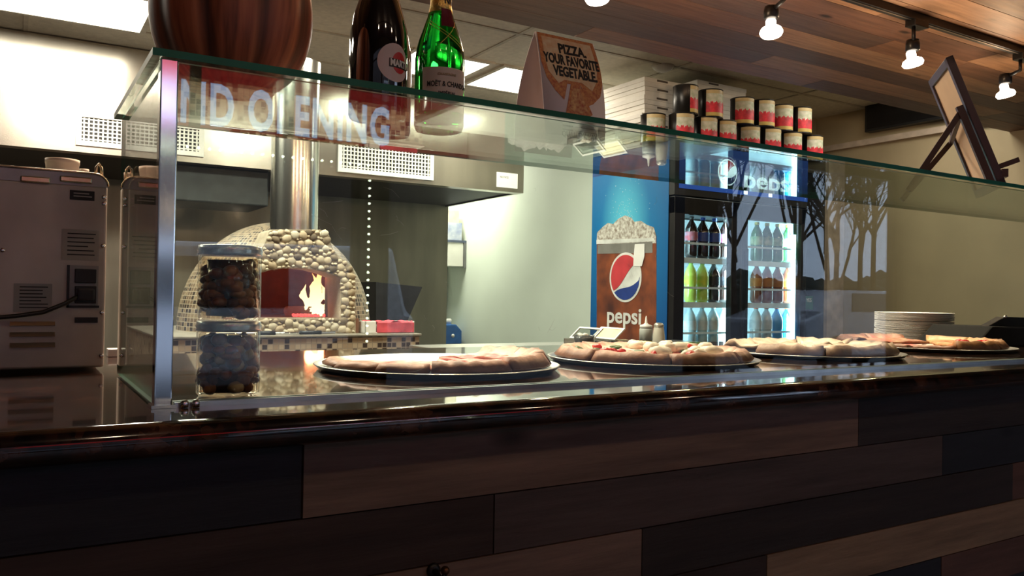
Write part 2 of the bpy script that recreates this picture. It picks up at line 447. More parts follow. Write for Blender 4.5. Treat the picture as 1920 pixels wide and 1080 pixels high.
for k, x in enumerate((13.2, 14.9, 16.0, 16.8, 17.5, 18.2, 18.9, 19.6, 21.5)):
    tree(x, -11-(k % 2)*.9, 7.5+(k*13 % 4)*.7, k+3, 'bare winter tree outside the storefront, mirrored in the glass right of the fridge')
b = MB(); b.box(-24, -17, -.05, 18.6, -16, 8.6); b.box(-24.2, -17.2, 8.6, 18.8, -15.8, 9)  # building added and sized to keep sky out of the left reflections
tag(b.build('building', mat('dark_brick', (.06, .045, .04), .9)), 'long dark building added across the car park to screen the sky', 'building')
b = MB(); rs = random.Random(9)
for k in range(120): b.blob((18.9+k*.25, -17+rs.uniform(-1, 1), .5+rs.uniform(0, .5)), .6, .9, rs.uniform(.9, 1.3), 2, .12)
tag(b.build('hedge', mat('dark_hedge', (.02, .028, .018), .9)), 'dark hedge line along the far side of the car park', 'hedge', kind='stuff')
# a parked van and a car
def car(name, x, y, m, label, van):
    t = thing(name, (x, y, -.05), label, 'car')
    prof = [(0, .3), (0, .9), (.5, 1.05), (1.0, 1.75 if van else 1.4), (4.2 if van else 3.0, 1.8 if van else 1.4), (4.4 if van else 3.6, 1.0), (4.5, .95), (4.5, .3)]
    b = MB(); b.prism([(x+a, y, z-.05) for a, z in prof], (0, 1.7, 0)); bevel(b.build('car_body', m, t), .06)
    for wx in (.8, 3.6):
        for wy in (-.02, 1.55):
            c = MB(); c.lathe([(.32, 0), (.34, .04), (.34, .17), (.3, .2)], (x+wx, y+wy, .28), 24, Matrix.Rotation(-pi/2, 4, 'X')); c.build('wheel', BLACK, t)
    g = MB(); g.box(x+1.15, y+1.7, 1.0, x+2.9, y+1.712, 1.3 if not van else 1.55); g.build('car_window', mat('car_glass', (.03, .04, .05), .05), t)
car('van', -.2, -9, mat('van_paint', (.7, .72, .75), .25, coat=1), 'white van parked outside, mirrored faintly in the oven mouth', True)
car('car', 10.4, -8, mat('car_paint', (.35, .36, .4), .25, coat=1), 'grey car parked outside, mirrored in the glass above the plates', False)

# grand opening banner on the storefront glass (reads correctly in its mirror image)
BL = at(328, 233, Y=2*1.04-WY).x
z_b = at(520, 257, Y=2*1.04-WY).z; z_t = at(400, 112, Y=2*1.04-WY).z
def mat_glow_vinyl(name, col, e):
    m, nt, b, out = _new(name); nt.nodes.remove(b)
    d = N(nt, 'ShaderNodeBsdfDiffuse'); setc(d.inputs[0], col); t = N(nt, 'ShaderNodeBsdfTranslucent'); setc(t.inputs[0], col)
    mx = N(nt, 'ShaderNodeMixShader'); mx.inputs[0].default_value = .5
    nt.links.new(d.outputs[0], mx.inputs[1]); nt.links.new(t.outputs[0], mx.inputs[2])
    em = N(nt, 'ShaderNodeEmission'); setc(em.inputs[0], col); em.inputs[1].default_value = e  # emission stands in for daylight coming through the banner
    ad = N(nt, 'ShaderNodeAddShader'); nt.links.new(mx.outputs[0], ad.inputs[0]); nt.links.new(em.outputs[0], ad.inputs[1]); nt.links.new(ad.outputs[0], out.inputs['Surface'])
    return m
RED = mat_glow_vinyl('banner_red_glow', (.75, .05, .06), .62); WHT = mat_glow_vinyl('banner_white_glow', (.62, .78, 1.0), 1.8)
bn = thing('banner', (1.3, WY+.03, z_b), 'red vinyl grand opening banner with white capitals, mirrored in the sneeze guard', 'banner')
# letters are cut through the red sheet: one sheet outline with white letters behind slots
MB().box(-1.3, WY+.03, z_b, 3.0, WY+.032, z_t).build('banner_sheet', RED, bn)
yv = 2*1.04-WY
lx = at(386, 200, Y=yv).x; rx = at(437, 200, Y=yv).x
me = text_mesh('GRAND OPENING', .34, .0008, .012, sx=1.0, spacing=1.12)
xs = [v.co.x for v in me.vertices]
# measured D edges fix the scale of the lettering
def glyph_edge(pref):
    mm = text_mesh(pref, .34, .0008, .012, spacing=1.12); return max(v.co.x for v in mm.vertices)
dl = glyph_edge('GRAN'); dr = glyph_edge('GRAND')
s_ = (rx-lx)/(dr-dl)*1.05
zbase = at(420, 237, Y=yv).z; ztop = at(420, 160, Y=yv).z; hgt = max(v.co.y for v in me.vertices)
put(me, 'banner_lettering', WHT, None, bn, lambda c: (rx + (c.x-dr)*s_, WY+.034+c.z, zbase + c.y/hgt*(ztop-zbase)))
for sx_ in (at(363, 180, Y=yv).x, at(538, 190, Y=yv).x):
    struct(MB().box(sx_-.03, WY+.036, z_b, sx_+.03, WY+.07, 2.86).build('trim_4', BLACKM))
# string of small white lamps round the window
b = MB(); zl = at(420, 284, Y=yv).z; xr = at(686, 540, Y=yv).x
LED = emis('led', (.9, 1, .7), 22)
pts = [(x_, zl) for x_ in [.35+.062*k for k in range(60)] if x_ < xr] + [(xr, zl-.05*k) for k in range(1, 24)]
lp = thing('string_light', (xr, WY+.02, zl), 'string of tiny white lamps, mirrored as dots beside the oven dome', 'string light')
b.tube([(.3, WY+.03, zl), (xr, WY+.03, zl), (xr, WY+.03, zl-1.2)], .004, 5); b.build('wire', BLACK, lp)
b = MB()
for (x_, z_) in pts: b.blob((x_, WY+.04, z_), .009, .009, .009, 1)
o = b.build('lamp_bead', LED, lp); o['kind'] = 'stuff'

# ================================================================ COUNTER
b = MB()
prof = [(.915, CZ-.038)]
for k in range(9):
    a = -pi/2 + pi*k/8; prof.append((.935-.019*cos(a)*1.0-.0, CZ-.019+.019*sin(a)))
prof += [(1.90, CZ), (1.90, CZ-.038)]
prof = [(.955, CZ-.038)] + prof[1:]
b.sm = False
b.prism([(-3.99, y_, z_) for y_, z_ in prof], (9.68, 0, 0))
ct = b.build('countertop', GRAN)
for f in ct.data.polygons: f.use_smooth = abs(f.normal.x) < .5 and f.normal.y < -.05
tag(ct, 'long polished dark brown granite countertop with rounded front edge', 'countertop')
t = thing('counter_front', (0, .985, 0), 'counter front clad in horizontal reclaimed wood boards under the granite', 'counter')
b = MB()
P = lambda x, y: at(x, y, Y=.97)
W = {'bk': (.022, .022, .026), 'lt': (.22, .145, .105), 'dk': (.055, .034, .026), 'gb': (.10, .070, .060), 'db': (.04, .028, .022), 'tan': (.30, .20, .12), 'rd': (.14, .07, .05)}
z0 = CZ-.038
rowz = [P(100, 877).z, P(570, 968).z, P(930, 1035).z, P(1300, 1052).z]
rowz = [z0-.006, P(1605, 838).z, P(1700, 912).z, P(1700, 1003).z]
h_ = .083
zs = [z0+.0, rowz[1]]
k = rowz[1]
while k > 0: k -= h_; zs.append(max(k, 0))
ux = lambda px, z_: at(px, 0, Y=.97).x
def xo(px, py): return P(px, py).x
layout = [[(-4, P(568, 900).x, 'bk'), (P(568, 900).x, P(1610, 800).x, 'lt'), (P(1610, 800).x, 5.7, 'db')],
          [(-4, P(927, 980).x, 'dk'), (P(927, 980).x, P(1768, 860).x, 'gb'), (P(1768, 860).x, 5.7, 'bk')],
          [(-4, P(500, 1070).x, 'gb'), (P(500, 1070).x, P(1204, 1040).x, 'lt'), (P(1204, 1040).x, P(1900, 900).x, 'db'), (P(1900, 900).x, 5.7, 'rd')],
          [(-4, P(1000, 1070).x, 'bk'), (P(1000, 1070).x, P(1438, 1060).x, 'dk'), (P(1438, 1060).x, 5.7, 'tan')]]
for r_ in range(len(zs)-1):
    if zs[r_]-zs[r_+1] < .01: continue
    if r_ < 4: segs = layout[r_]
    else:
        segs = []; x = -4
        while x < 5.7: L = random.uniform(.7, 1.6); segs.append((x, min(5.7, x+L), random.choice(list(W)))); x += L
    for s0, s1, cn in segs:
        b.c(*W[cn]); dy = random.uniform(0, .003)
        b.box(max(s0, -3.99)+.001, .97+dy, zs[r_+1]+.0012, s1-.001, .985, zs[r_]-.0008)
b.build('wood_cladding', WOOD, t)
MB().box(-3.99, .985, 0, 5.69, 1.86, CZ-.038).build('counter_body', DARKW, t)

# ================================================================ SNEEZE GUARD
sg = thing('sneeze_guard', (.15, 1.04, CZ), 'glass sneeze guard with green-edged top shelf and chrome corner post on the counter', 'sneeze guard')
def slab(name, x0, y0, z0, x1, y1, z1, big, m, parent):
    b = MB(); b.box(x0, y0, z0, x1, y1, z1)
    b.bm.normal_update(); b.bm.faces.ensure_lookup_table()
    for f in b.bm.faces:
        if abs(f.normal[big]) < .5: f.material_index = 1
    return b.build(name, [m, EDGE], parent)
slab('glass_shelf', .133, 1.032, GT-.002, 5.65, 1.462, GT+.007, 2, GLASSTOP, sg)
slab('front_pane', .163, 1.040, CZ+.003, 5.65, 1.046, GT-.004, 1, GLASS, sg)
slab('end_pane', .144, 1.062, CZ+.003, .150, 1.455, GT-.004, 0, GLASS, sg)
b = MB(); b.box(.1424, 1.034, CZ+.0005, .1619, 1.054, GT-.0035); bevel(b.build('corner_post', CHROME, sg), .0015)
b = MB(); b.box(.139, 1.030, CZ+.0002, .166, 1.058, CZ+.004); b.build('post_foot', CHROME, sg)
b = MB(); b.box(.165, 1.034, CZ, 5.65, 1.038, CZ+.006); b.box(.165, 1.048, CZ, 5.65, 1.052, CZ+.006); b.build('base_channel', mat('aluminium', (.5, .52, .52), .3, 1), sg)
for px in (345, 366):
    q = at(px, 766, Y=1.030)
    MB().lathe([(.0045, 0), (.005, .006), (.003, .009)], (q.x, 1.027, CZ+.0005), 12).build('clamp_screw', CHROME, sg)
# fine scratches on the inner face of the front pane
b = MB(); rs = random.Random(5)
for k in range(26):
    px = rs.uniform(640, 1260); py = rs.uniform(350, 720); q = at(px, py, Y=1.0395)
    if k > 18: q = at(rs.uniform(560, 640), rs.uniform(370, 440), Y=1.0395)
    L = rs.uniform(.006, .03); a = rs.choice((-1, -.6, -1.3, .3, 1.2)) + rs.uniform(-.2, .2); cv = rs.uniform(-.004, .004)
    p2 = q + Vector((cos(a)*L, 0, sin(a)*L)); pm = (q+p2)/2 + Vector((-sin(a)*cv, 0, cos(a)*cv))
    b.tube([q, pm, p2], .00012, 4)
o = b.build('scratches', mat('scratch', (.6, .6, .58), .5), sg); o['kind'] = 'stuff'

# ================================================================ HOOD
HX = 3.51; HZ = 2.012
hd = thing('range_hood', (1, 5.6, HZ), 'large stainless steel exhaust hood along the kitchen above the oven', 'range hood')
b = MB()
b.box(-3.99, 5.6, HZ, HX, 5.63, CEILZ-.01); b.box(HX-.03, 5.63, HZ, HX, 6.95, CEILZ-.01)
b.box(-4, 5.63, HZ, HX-.03, 5.70, HZ+.03)
HOODM = mat('hood_steel', (.47, .43, .37), .24, 1, var=.06, vs=2, stretch=(4, 4, .4))
b.build('hood_body', HOODM, hd)
b = MB(); b.box(-3.99, 5.70, HZ+.012, HX-.03, 6.95, HZ+.03)  # plain dark panel across the hood underside
b.build('filter_bank', mat('underside_dark', (.03, .026, .022), .5), hd)
b = MB(); q0 = at(333, 304, Y=5.64); q1 = at(511, 385, Y=5.64)
b.box(q0.x, 5.75, q1.z, q1.x, 6.3, HZ+.15); bevel(b.build('filter_box', mat('filter_dark', (.035, .04, .04), .4, .3), hd), .01)
def grille(x0, x1, z0, z1, nx, nz):
    g = MB(); Y = 5.6; fr = .03
    g.box(x0, Y-.02, z0, x1, Y, z0+fr); g.box(x0, Y-.02, z1-fr, x1, Y, z1); g.box(x0, Y-.02, z0+fr, x0+fr, Y, z1-fr); g.box(x1-fr, Y-.02, z0+fr, x1, Y, z1-fr)
    o = g.build('vent_grille', WHITE, hd)
    g = MB(); 
    for i in range(nx): x = x0+fr+(x1-x0-2*fr)*(i+.5)/nx; g.box(x-.0045, Y-.014, z0+fr, x+.0045, Y-.003, z1-fr)
    for i in range(nz): z = z0+fr+(z1-z0-2*fr)*(i+.5)/nz; g.box(x0+fr, Y-.012, z-.004, x1-fr, Y-.003, z+.004)
    g.build('grille_bars', WHITE, o)
    MB().box(x0+fr, Y-.003, z0+fr, x1-fr, Y-.001, z1-fr).build('grille_opening', BLACK, o)
a = at(143, 209, Y=5.6); c = at(381, 293, Y=5.6); z1 = at(143, 209, Y=5.6).z; z0 = at(143, 272, Y=5.6).z
grille(a.x, c.x, z0, z1, 26, 6)
a = at(633, 262, Y=5.6); c = at(811, 340, Y=5.6); z0 = at(633, 322, Y=5.6).z
grille(a.x, c.x, z0, a.z, 26, 6)
a = at(931, 322, Y=5.6); c = at(970, 354, Y=5.6); st = MB().box(a.x, 5.597, c.z, c.x, 5.6, a.z).build('notice_sticker', PAPER, hd)
me = text_mesh('NOTICE', .022, .0005, 0); put(me, 'printed_text', INK, frame_mat((a.x+.03, 5.5965, a.z-.045), (1, 0, 0), (0, 0, 1)), st)

# ================================================================ PIZZA OVEN
TZ = at(556, 627, Y=3.90).z       # oven stand top
ovn = thing('oven_stand', (1.2, 3.9, 0), 'tiled stand carrying the domed pizza oven, mosaic of tan and brown squares', 'stand')
MOS = mat_mosaic('mosaic_base', .026, (.52, .40, .28), (.05, .03, .025), (.42, .30, .20), .3, (.36, .28, .21))
MOSD = mat_mosaic('mosaic_dome', .030, (.26, .19, .12), (.05, .035, .028), (.17, .115, .075), .3, (.42, .35, .25), aspect=1.4)
xr_ = at(786, 640, Y=3.85).x
b = MB(); b.box(.55, 3.85, TZ-.17, xr_, 5.0, TZ-.012); b.boxuv(); b.build('mosaic_body', MOS, ovn)
MB().box(.60, 3.92, 0, xr_-.06, 4.95, TZ-.17).build('stand_base', mat('dark_base', (.03, .028, .026), .7), ovn)
b = MB(); b.box(.54, 3.84, TZ-.012, xr_+.01, 5.01, TZ); bevel(b.build('stand_top', mat('slate_top', (.30, .27, .22), .35), ovn), .003)

OY = 3.93
ov_ = thing('pizza_oven', (1.19, 4.2, TZ), 'domed wood-fired pizza oven with pebble-stone facade and mosaic dome, fire inside', 'oven')
fp = lambda x, y: (lambda q: (q.x, q.z))(at(x, y, Y=OY))
outl = [fp(*p) for p in ((445, 627), (445, 518), (448, 505), (456, 495), (472, 486), (486, 474), (497, 458), (503, 443), (506, 434), (512, 430), (600, 430), (612, 432), (619, 440), (622, 455), (628, 470), (640, 483), (655, 493), (664, 505), (668, 520), (669, 627))]
outl = [(x, max(z, TZ)) for x, z in outl]; outl[0] = (outl[0][0], TZ); outl[-1] = (outl[-1][0], TZ)
mouth = [fp(*p) for p in ((480, 597), (480, 516), (492, 511), (510, 506), (535, 503), (560, 502), (590, 505), (615, 511), (640, 521), (641, 597))]
me = plate_mesh(outl, [mouth], .10)
put(me, 'stone_facade', MORTAR, frame_mat((0, OY+.115, 0), (1, 0, 0), (0, 0, 1)), ov_)
fac = [o for o in COL.objects if o.name == 'stone_facade'][0]
def inside(p, poly):
    r = False; n = len(poly)
    for i in range(n):
        (x1, y1), (x2, y2) = poly[i], poly[(i+1) % n]
        if (y1 > p[1]) != (y2 > p[1]) and p[0] < (x2-x1)*(p[1]-y1)/(y2-y1)+x1: r = not r
    return r
def dist(p, poly):
    d = 9; n = len(poly)
    for i in range(n):
        a = Vector(poly[i]); b_ = Vector(poly[(i+1) % n]); ab = b_-a; t_ = max(0, min(1, (Vector(p)-a).dot(ab)/max(ab.length_squared, 1e-9)))
        d = min(d, (Vector(p)-a-ab*t_).length)
    return d
b = MB(); rs = random.Random(11); st = []
x0 = min(p[0] for p in outl); x1 = max(p[0] for p in outl); z0 = min(p[1] for p in outl); z1 = max(p[1] for p in outl)
pal = [(.56, .46, .32), (.62, .53, .38), (.50, .39, .26), (.58, .50, .37), (.44, .34, .22), (.64, .57, .44), (.52, .43, .30)]
for r_, n_ in ((.022, 2500), (.017, 3500), (.0125, 4500), (.008, 5000)):
    for _ in range(n_):
        p = (rs.uniform(x0, x1), rs.uniform(z0, z1))
        if not inside(p, outl) or inside(p, mouth): continue
        if dist(p, outl) < r_*.75 or dist(p, mouth) < r_*.75: continue
        if any((p[0]-q[0])**2+(p[1]-q[1])**2 < ((r_+q[2])*.80)**2 for q in st): continue
        st.append((p[0], p[1], r_))
for x, z, r_ in st:
    c = rs.choice(pal) if rs.random() > .13 else rs.choice([(.20, .15, .09), (.26, .20, .13), (.15, .11, .07)])
    b.c(*c); b.sm = True
    b.blob((x, OY+.0155, z), r_*rs.uniform(1.0, 1.3), .011, r_*rs.uniform(.8, 1.02), 2, .15, Matrix.Rotation(rs.uniform(-.6, .6), 3, 'Y'))
# pebbles running up the edge of the chimney shoulders
b.build('pebble_facing', PEB, ov_)
# dome: outer mosaic shell with the mouth opening left out
DC = Vector((1.21, 4.42, TZ)); RX, RY, RZ = .50, .50, .575
def shell(rx, ry, rz, m, name, flip, uvm, hole):
    s = MB(); s.sm = True; nu, nv = 72, 26; g = []
    for j in range(nv+1):
        ph = pi/2*j/nv
        g.append([s.bm.verts.new(DC+Vector((rx*cos(ph)*cos(2*pi*i/nu), ry*cos(ph)*sin(2*pi*i/nu), .0+rz*sin(ph)))) for i in range(nu)] if j < nv else [s.bm.verts.new(DC+Vector((0, 0, rz)))])
    for j in range(nv):
        for i in range(nu):
            i2 = (i+1) % nu
            vs = [g[j][i], g[j][i2], g[j+1][i2], g[j+1][i]] if j < nv-1 else [g[j][i], g[j][i2], g[j+1][0]]
            c = sum((v.co for v in vs), Vector())/len(vs)
            if hole and c.y < DC.y-.15 and abs(c.x-1.19) < .225 and c.z < TZ+.33: continue
            f = s.face(vs)
            ks = [(i, j), (i+1, j), (i+1, j+1), (i, j+1)]
            for l, (a_, b2) in zip(f.loops, ks): l[s.uv].uv = (a_/nu*2*pi*.5, b2/nv*pi/2*.55)
    return s.build(name, m, ov_, recalc=False)
shell(RX, RY, RZ, MOSD, 'dome', False, True, True)
shell(RX-.07, RY-.07, RZ-.12, mat('fire_brick', (.30, .085, .05), .85, bump=.3, bs=25), 'firebrick_chamber', True, False, True)
b = MB(); b.box(.86, OY+.02, TZ+.002, 1.50, 4.85, TZ+.075); b.build('hearth', mat('hearth_brick', (.22, .10, .06), .8), ov_)
# tunnel roof and cheeks between facade and chamber
b = MB(); zt = mouth[3][1]
b.box(mouth[0][0]-.02, OY+.2, TZ+.07, mouth[0][0], 4.2, zt+.03); b.box(mouth[-1][0], OY+.2, TZ+.07, mouth[-1][0]+.02, 4.2, zt+.03)
b.box(mouth[0][0]-.02, OY+.2, zt+.015, mouth[-1][0]+.02, 4.22, zt+.04); b.build('mouth_arch', mat('soot', (.05, .03, .025), .8), ov_)
# flue: wide sleeve and slimmer pipe above
fx = at(553.5, 300, Y=4.12).x; FY = 4.12
zr = at(560, 118, Y=FY).z; zf = at(553, 436, Y=FY).z
FL = mat('flue_steel', (.74, .72, .66), .22, 1, var=.05, vs=2, stretch=(1, 1, .1))
b = MB(); b.lathe([(.118, zf-.03), (.118, zr)], (fx, FY, 0), 48, cap=False); b.lathe([(.113, zr), (.113, zf-.03)], (fx, FY, 0), 48, cap=False)
b.build('flue', FL, ov_, recalc=False)
b = MB(); b.lathe([(.05, zf), (.05, CEILZ-.012)], (fx-.008, FY, 0), 32); b.build('inner_pipe', FL, ov_)
# fire
FLM = None
def flame_mat():
    m, nt, b, out = _new('flame'); nt.nodes.remove(b)
    tc = N(nt, 'ShaderNodeTexCoord'); sp = N(nt, 'ShaderNodeSeparateXYZ'); nt.links.new(tc.outputs['Generated'], sp.inputs[0])
    cr = N(nt, 'ShaderNodeValToRGB'); e = cr.color_ramp.elements
    e[0].position = 0; e[0].color = (1, .75, .42, 1); e[1].position = 1; e[1].color = (1, .30, .05, 1); x = e.new(.55); x.color = (1, .62, .26, 1)
    nt.links.new(sp.outputs[2], cr.inputs[0])
    em = N(nt, 'ShaderNodeEmission'); em.inputs[1].default_value = 2.6; nt.links.new(cr.outputs[0], em.inputs[0])
    nt.links.new(em.outputs[0], out.inputs[0]); return m
FLM = flame_mat()
HB = TZ+.075
fc = at(590, 595, Y=4.30)
b = MB(); rs = random.Random(4)
for dx, dy, h, r_, ln in ((0, 0, .27, .026, .012), (.026, .03, .23, .024, -.02), (-.026, .02, .17, .018, -.03), (.042, -.02, .12, .018, .015), (-.045, -.01, .13, .013, -.03), (.0, -.05, .07, .034, .0), (.014, -.02, .17, .02, .02), (-.012, -.03, .14, .016, -.015)):
    n_ = 12; sm = []
    base = Vector((fc.x+dx, fc.y+dy, HB+.002))
    pr = [(r_*(sin(pi*min(1, (k/n_)*.9+.12))**.8)*(1+.25*sin(k*1.9+dx*90)), h*k/n_) for k in range(n_+1)]
    pr[-1] = (.0006, h)
    vs0 = len(b.bm.verts); b.lathe(pr, base, 14); b.bm.verts.ensure_lookup_table()
    for v in b.bm.verts[vs0:]:
        t_ = (v.co.z-base.z)/h; v.co.x += ln*t_ + .014*sin(t_*9+dx*60); v.co.y += .01*sin(t_*7)
tag(b.build('flame', FLM, origin=(fc.x, fc.y, HB)), 'bright yellow-white flames burning inside the pizza oven mouth', 'fire')
LOGM = mat('charred_log', (.05, .025, .02), .9, bump=.6, bs=30, emit=(1, .12, .03), es=.15)
for k, (a_, c_) in enumerate((((-.16, -.03), (.06, .06)), ((-.04, .10), (.14, .02)))):
    b = MB(); b.tube([(fc.x+a_[0], fc.y+a_[1], HB+.028), (fc.x+c_[0], fc.y+c_[1], HB+.03)], .026, 10)
    tag(b.build('firewood_log', LOGM), ['charred log lying left of the flames in the oven', 'charred log lying behind the flames in the oven'][k], 'log')
b = MB(); rs = random.Random(8)
for _ in range(30): b.blob((fc.x-.09+rs.uniform(-.06, .13), fc.y-.09+rs.uniform(-.03, .04), HB+.008), rs.uniform(.006, .014), .01, .009, 1, .2)
tag(b.build('embers', emis('ember', (1, .07, .06), 2.5), origin=(fc.x-.09, fc.y-.09, HB)), 'glowing red embers scattered at the foot of the flames', 'embers', kind='stuff')
light('fire_light', 'POINT', (fc.x, fc.y-.03, HB+.2), 2.6, (1, .24, .10), .06)
# long tool lying along the front of the stand
ft = thing('oven_tool', (1.1, 3.87, TZ), 'long metal oven tool with two black grips lying below the oven mouth', 'tool')
a = at(450, 629, Y=3.875); c = at(628, 633, Y=3.875); zt_ = TZ+.008
MB().tube([(a.x-.15, 3.875, zt_), (c.x, 3.875, zt_)], .006, 10).build('rod', CHROME, ft)
for p0, p1 in ((484, 516), (562, 602)):
    MB().tube([(at(p0, 630, Y=3.875).x, 3.875, zt_+.001), (at(p1, 630, Y=3.875).x, 3.875, zt_+.001)], .0105, 10).build('grip', BLACK, ft)
# red-lined tray on the stand
a = at(668, 626, Y=3.92); c = at(785, 628, Y=3.92)
tr = thing('serving_tray', (a.x, 3.92, TZ), 'low white tray lined with red cloth at the right end of the oven stand', 'tray')
b = MB(); x0, x1, y0, y1, zt_ = max(a.x+.01, 1.515), xr_-.005, 3.90, 4.0, TZ
for q in ((x0, y0, zt_, x1, y1, zt_+.006), (x0, y0, zt_, x0+.008, y1, zt_+.062), (x1-.008, y0, zt_, x1, y1, zt_+.062), (x0, y1-.008, zt_, x1, y1, zt_+.062), (x0, y0, zt_, x0+.06, y0+.008, zt_+.062)): b.box(*q)
bevel(b.build('tray_body', WHITEP, tr), .003)
b = MB(); REDC = mat('red_cloth', (.72, .09, .12), .8, var=.2, vs=20)
b.box(x0+.065, y0-.006, zt_+.004, x1-.004, y0+.008, zt_+.056, bev=.004)
b.sm = True; n_ = 14; G = [[b.bm.verts.new((x0+.012+(x1-x0-.02)*i/n_, y0+.004+(y1-y0-.02)*j/8, zt_+.056+.008*sin(i*.9+j)+.004*sin(j*2.1))) for i in range(n_+1)] for j in range(9)]
for j in range(8):
    for i in range(n_): b.face([G[j][i], G[j][i+1], G[j+1][i+1], G[j+1][i]])
b.build('cloth_lining', REDC, tr)
# dark slanted prism between the stand and the steel wall
b = MB(); Yb = 6.1
P4 = [at(x_, y_, Y=Yb) for x_, y_ in ((705, 529), (792, 538), (762, 606), (705, 606))]
b.prism(P4, (0, .5, 0)); P5 = [Vector((P4[3].x+.02, Yb+.1, 0)), Vector((P4[3].x+.06, Yb+.1, 0)), Vector((P4[3].x+.06, Yb+.14, 0)), Vector((P4[3].x+.02, Yb+.14, 0))]
bo = thing('dark_prism', (P4[3].x+.2, Yb, 0), 'dark hopper standing against the steel wall right of the oven', 'trapezoid')
b.build('trapezoid', mat('dark_trapezoid', (.03, .03, .035), .5, .3), bo)
MB().box(P4[3].x+.05, Yb+.1, 0, P4[3].x+.3, Yb+.4, P4[3].z+.002).build('stand_leg', mat('grey_leg', (.16, .16, .14), .5), bo)

# ================================================================ PASSAGE SHELF ITEMS
q = at(866, 452, X=4.19)
sh = thing('wall_shelf', (4.07, 8.0, q.z), 'short shelf on the passage wall right of the steel partition', 'shelf')
MB().box(3.94, 7.85, q.z-.025, 4.199, 8.25, q.z).build('shelf_board', mat('shelf_blue', (.08, .10, .16), .5), sh)
MB().box(4.17, 7.85, q.z-.30, 4.199, 7.87, q.z-.025).build('shelf_bracket', GREY, sh)
MB().box(3.98, 7.86, q.z-.28, 4.165, 8.2, q.z-.025).build('shelf_bin', WHITEP, sh)
b = MB(); b.box(3.95, 7.9, q.z+.001, 4.13, 8.2, q.z+.33); tag(bevel(b.build('cardboard_box', mat('kraft_card', (.62, .54, .42), .8)), .004), 'pale cardboard box standing on the passage shelf', 'box')
b = MB(); b.box(3.95, 7.87, q.z+.001, 4.15, 7.89, q.z+.19); tag(b.build('flat_packet', mat('blue_print', (.12, .18, .42), .6, col2=(.7, .7, .72), vs=7)), 'blue and white flat packet leaning before the box on the passage shelf', 'packet')
q = at(852, 645, Y=7.85)
dp = thing('blue_dispenser', (q.x, 7.85, 0), 'blue jug with white cap beside the end of the steel partition', 'jug')
MB().box(q.x-.14, 7.82, 0, 4.17, 8.15, q.z).build('stand', GREY, dp)
b = MB(); zt_ = at(852, 612, Y=7.85).z; zq = q.z+.001
b.prism([(q.x-.12, 7.85, zq), (q.x+.09, 7.85, zq), (q.x+.09, 7.85, zt_-.05), (q.x+.02, 7.85, zt_+.02), (q.x-.12, 7.85, zt_+.02)], (0, .2, 0)); bevel(b.build('jug_body', mat('blue_plastic', (.03, .13, .42), .35), dp), .01)
MB().lathe([(.03, 0), (.03, .05), (.02, .06)], (q.x-.02, 7.95, zt_+.02), 20).build('cap', WHITEP, dp)
MB().lathe([(.02, 0), (.02, .002)], (q.x-.02, 7.849, zt_-.10), 16, Matrix.Rotation(pi/2, 4, 'X')).build('round_label', WHITEP, dp)

# ================================================================ FRIDGE
FX0, FX1, FY0, FY1, FZ1 = 3.307, 4.48, 3.60, 4.40, 2.121
fr = thing('drinks_fridge', (3.9, 3.6, 0), 'tall black two-door drinks fridge with lit blue header and can poster on side', 'fridge')
b = MB(); t_ = .035
b.box(FX0, FY0+.06, 0, FX0+t_, FY1, FZ1); b.box(FX1-t_, FY0+.06, 0, FX1, FY1, FZ1); b.box(FX0, FY1-t_, 0, FX1, FY1, FZ1); b.box(FX0, FY0+.06, FZ1-.03, FX1, FY1, FZ1)
b.box(FX0+t_, FY0+.06, 0, FX1-t_, FY1-t_, .22)
HBZ = at(1400, 372, Y=3.6).z
b.box(FX0+t_, FY0+.06, HBZ-.06, FX1-t_, FY1-t_, HBZ-.03)
b.build('cabinet', BLACK, fr)
LIN = mat('fridge_liner_glow', (.75, .85, .88), .4, emit=(.50, .82, 1), es=.45)  # self-glow put into the liner to brighten the interior
b = MB(); b.box(FX0+t_+.001, FY1-t_-.012, .22, FX1-t_-.001, FY1-t_-.002, HBZ-.07); b.box(FX0+t_, FY0+.08, .22, FX0+t_+.006, FY1-t_, HBZ-.07); b.box(FX1-t_-.006, FY0+.08, .22, FX1-t_, FY1-t_, HBZ-.07)
b.build('liner', LIN, fr)
